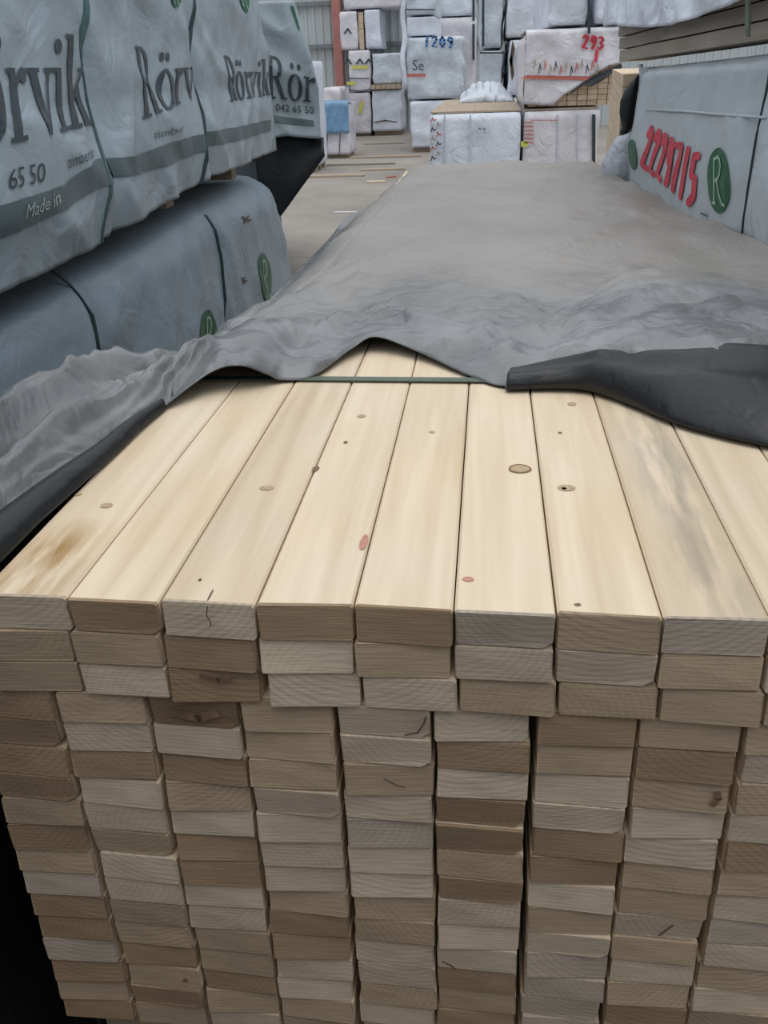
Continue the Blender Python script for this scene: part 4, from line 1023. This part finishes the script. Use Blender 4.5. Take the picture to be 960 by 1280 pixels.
vstrap(D4, fD4, 604, -30, 58, .03)
def heap(x0, x1, Y, zbase, hgt, dep, label):
    a = hy(x0, 110, Y).x; b = hy(x1, 110, Y).x; V, Fc = [], []; n, m = 40, 20
    for i in range(n+1):
        for j in range(m+1):
            u, v = i/n, j/m; e = (max(0, math.sin(u*math.pi))**.45)*(max(0, math.sin(v*math.pi))**.5)
            hh = e*hgt*(.6+.3*ridge(u*3.2, v*2.0, 3.3)+.3*nz(u*7, v*5, 8)); V.append(Vector((a+(b-a)*u+.04*nz(u*9, v*9, 1), Y+dep*v+.04*nz(u*9, v*9, 5), zbase+max(0, hh))))
    for i in range(n):
        for j in range(m): Fc.append((i*(m+1)+j, (i+1)*(m+1)+j, (i+1)*(m+1)+j+1, i*(m+1)+j+1))
    return tag(solid(mesh_obj('crumpled_film', V, Fc, M['wrapC'], None, True), .004), label, 'plastic film')
heap(574, 642, 11.0, 1.118, .22, .9, 'heap of crumpled clear film lying on the low white packs')
# --- packs along the back wall
G0, fG, gx0, gx1, *_r = far_pack(436, 115, 463, 166, 23.3, 1.2, 'wrapP', 'white pack with yellow note standing by the back wall', z0=.06, z1=.985, crumple=.03)
under(G0, gx0, gx1, 23.3, 1.2, h=.06); blot(G0, fG, 452, 134, 8, 14, 'yellow', [(.3, .1), (.6, .9)], .5, 'note')
G1, fG1, *_r = far_pack(436, 62, 463, 114, 23.3, 1.2, 'wrapP', 'white pack with dark peaked print on the pack with yellow note', z0=1.0, z1=1.905, crumple=.03)
for x in (432, 447, 458): blot(G1, fG1, x+3, 77, 9, 7, 'ink', [(.05, .1), (.5, .9), (.95, .1)], .25)
blot(G1, fG1, 450, 84, 18, 6, 'yellow', [(.1, .5), (.9, .5)], .6, 'note'); blot(G1, fG1, 429+10, 104, 9, 7, 'yellow', [(.1, .5), (.9, .5)], .6, 'note')
hstrap(G1, fG1, 437, 462, 98); hstrap(G1, fG1, 436, 463, 111, dip=3)
G2, fG2, *_r = far_pack(425, 14, 447, 60, 23.3, 1.2, 'wrapP', 'white pack beside bare board ends, high by the back wall', z0=1.92, z1=2.72, crumple=.04)
for x in (435,): blot(G2, fG2, x, 39, 9, 7, 'ink', [(.05, .1), (.5, .9), (.95, .1)], .25)
gb = empty('board_bundle', (-3.1, 23.9, 1.92), 'narrow bundle of bare boards standing between two high white packs', 'boards')
g0 = hy(448, 40, 23.35).x; g1_ = hy(455, 40, 23.35).x
for r in range(14): box('board', g0+.01, g1_-.01, 23.35+random.uniform(0, .02), 24.4, 1.922+r*.055, 1.922+r*.055+.05, M['new'], gb)
G3, fG3, *_r = far_pack(456, 12, 476, 60, 23.3, 1.2, 'wrapW', 'bluish white pack right of the bare boards, high by the back wall', z0=1.92, z1=2.74, crumple=.05)
G6, fG6, *_r = far_pack(428, -40, 500, 9, 23.3, 1.2, 'wrapP', 'wide white pack lying highest by the back wall', z0=2.76, z1=3.5, crumple=.04)
G4, fG4, gx0, gx1, *_r = far_pack(465, 112, 502, 165, 23.3, 1.2, 'wrapW', 'white pack low by the back wall under a layer of bare boards', z0=.10, z1=1.03, crumple=.05)
under(G4, gx0, gx1, 23.3, 1.2, h=.10); blot(G4, fG4, 482, 152, 26, 5, 'crack', [(0, .3), (.5, .8), (1, .4)], .25, 'tear_or_gap_shade')
lb = empty('board_layer', ((gx0+gx1)/2, 23.9, 1.045), 'layer of bare brown boards between two packs by the back wall', 'boards')
for i in range(6):
    xx = gx0+(gx1-gx0)*i/6; box('board', xx+.004, xx+(gx1-gx0)/6-.006, 23.22, 24.4, 1.046, 1.15, M['bearer'], lb)
G5, fG5, *_r = far_pack(465, 66, 502, 104, 23.3, 1.2, 'wrapC', 'clear film pack on the layer of bare boards by the back wall', z0=1.155, z1=1.82, crumple=.06)
# --- blue pack in the aisle
H0, fH, hx0_, hx1_, *_r = far_pack(399, 128, 436, 192, 17.5, 1.0, 'wrapP', 'pack with a blue film top and white foot beside the aisle', z0=.06, z1=.94, crumple=.05)
under(H0, hx0_, hx1_, 17.5, 1.0, h=.06)
V, Fc = [], []; fh2 = Face((0, 17.5, 0), (1, 0, 0), (0, -1, 0), lambda a, z: .06+.03*ridge(a*7, z*4, 81))
for i in range(21):
    a = hx0_-.02+(hx1_-hx0_+.04)*i/20
    for j in range(9): V.append(fh2.pt(a, .44+.03*nz(a*9)+(.52-.03*nz(a*9))*j/8))
    V += [V[-1]+Vector((0, .1, .02)), V[-1]+Vector((0, .85, .02))]
for i in range(20):
    for j in range(10): Fc.append((i*11+j, (i+1)*11+j, (i+1)*11+j+1, i*11+j+1))
solid(mesh_obj('blue_film', V, Fc, M['wrapB'], H0, True), .004)
for x in (409, 425): blot(H0, fH, x, 180, 6, 22, 'ink', [(.4, 0), (.6, 1)], .2)
J0, fJ, jx0, jx1, *_r = far_pack(364, 70, 391, 200, 15.0, 1.2, 'wrapW', 'bright white wrapped pack half hidden behind the left stack', z0=.08, z1=1.64, crumple=.03)
under(J0, jx0, jx1, 15.0, 1.2)
K0, fK, kx0, kx1, *_r = far_pack(404, 103, 426, 150, 21.5, 1.5, 'wrapP', 'pinkish grey pack behind the blue-topped pack', z0=.08, z1=1.15, crumple=.05)
under(K0, kx0, kx1, 21.5, 1.5)
for o in COL.objects:
    if '_' in o: del o['_']
# --- scraps on the floor
def scrap(px, py, L, Wd, h, ang, mat, label, name='wood_scrap', cat='scrap', group=None):
    p = hz(px, py, 0); bm = bmesh.new(); vs = []
    for v in box_v(-L/2, L/2, -Wd/2, Wd/2, 0, h): vs.append(bm.verts.new((v[0]*(1+.06*nz(v[1]*30, px)), v[1]+.01*nz(v[0]*9, py), v[2])))
    for f in BOXF: bm.faces.new([vs[i] for i in f])
    bmesh.ops.bevel(bm, geom=bm.edges[:], offset=h*.12, segments=1, affect='EDGES')
    o = bm_obj(name, bm, M[mat]); o.location = (p.x, p.y, .001); o.rotation_euler.z = ang; return tag(o, label, cat, group)
scrap(470, 228, .28, .10, .022, .05, 'new', 'light offcut of board lying in the aisle')
scrap(432, 266, .26, .04, .012, .0, 'scrapw', 'thin white strip lying on the aisle floor', 'white_strip')
scrap(478, 213, .75, .09, .03, .06, 'bearer', 'dark weathered board lying across the aisle')
scrap(420, 221, .9, .12, .03, .02, 'bearer', 'long brown board lying at the left of the aisle')
scrap(452, 206, 1.2, .16, .03, .0, 'old', 'wide grey board lying across the aisle near the blue-topped pack')
scrap(482, 197, 1.3, .12, .03, .03, 'bearer', 'brown board lying behind the wide grey board in the aisle')
scrap(480, 180, .9, .12, .03, .0, 'old', 'grey board lying in front of the packs at the back wall')
scrap(489, 222, .16, .05, .02, .5, 'redp', 'small reddish wood chip lying beside the tarp')
# --- unseen packs, added behind the photographer to shade the front board ends
for i, (xa, xb, zt_, lab) in enumerate(((-2.6, -1.45, 2.0, 'tall black pack added for shade behind the viewpoint on the left'), (-1.35, -.2, 1.7, 'black pack added for shade right behind the viewpoint'), (-.1, 1.05, 1.5, 'lower black pack added for shade behind the viewpoint on the right'))):
    root = empty('timber_pack', ((xa+xb)/2, -2.4, 0), lab, 'timber pack')
    box('wrapper', xa, xb, -3.0, -.4, .08, zt_, M['black'], root, .03)
    for yy in (-2.8, -2.0, -.7): box('bearer', xa+.02, xb-.02, yy, yy+.09, 0, .079, M['bearer'], root)
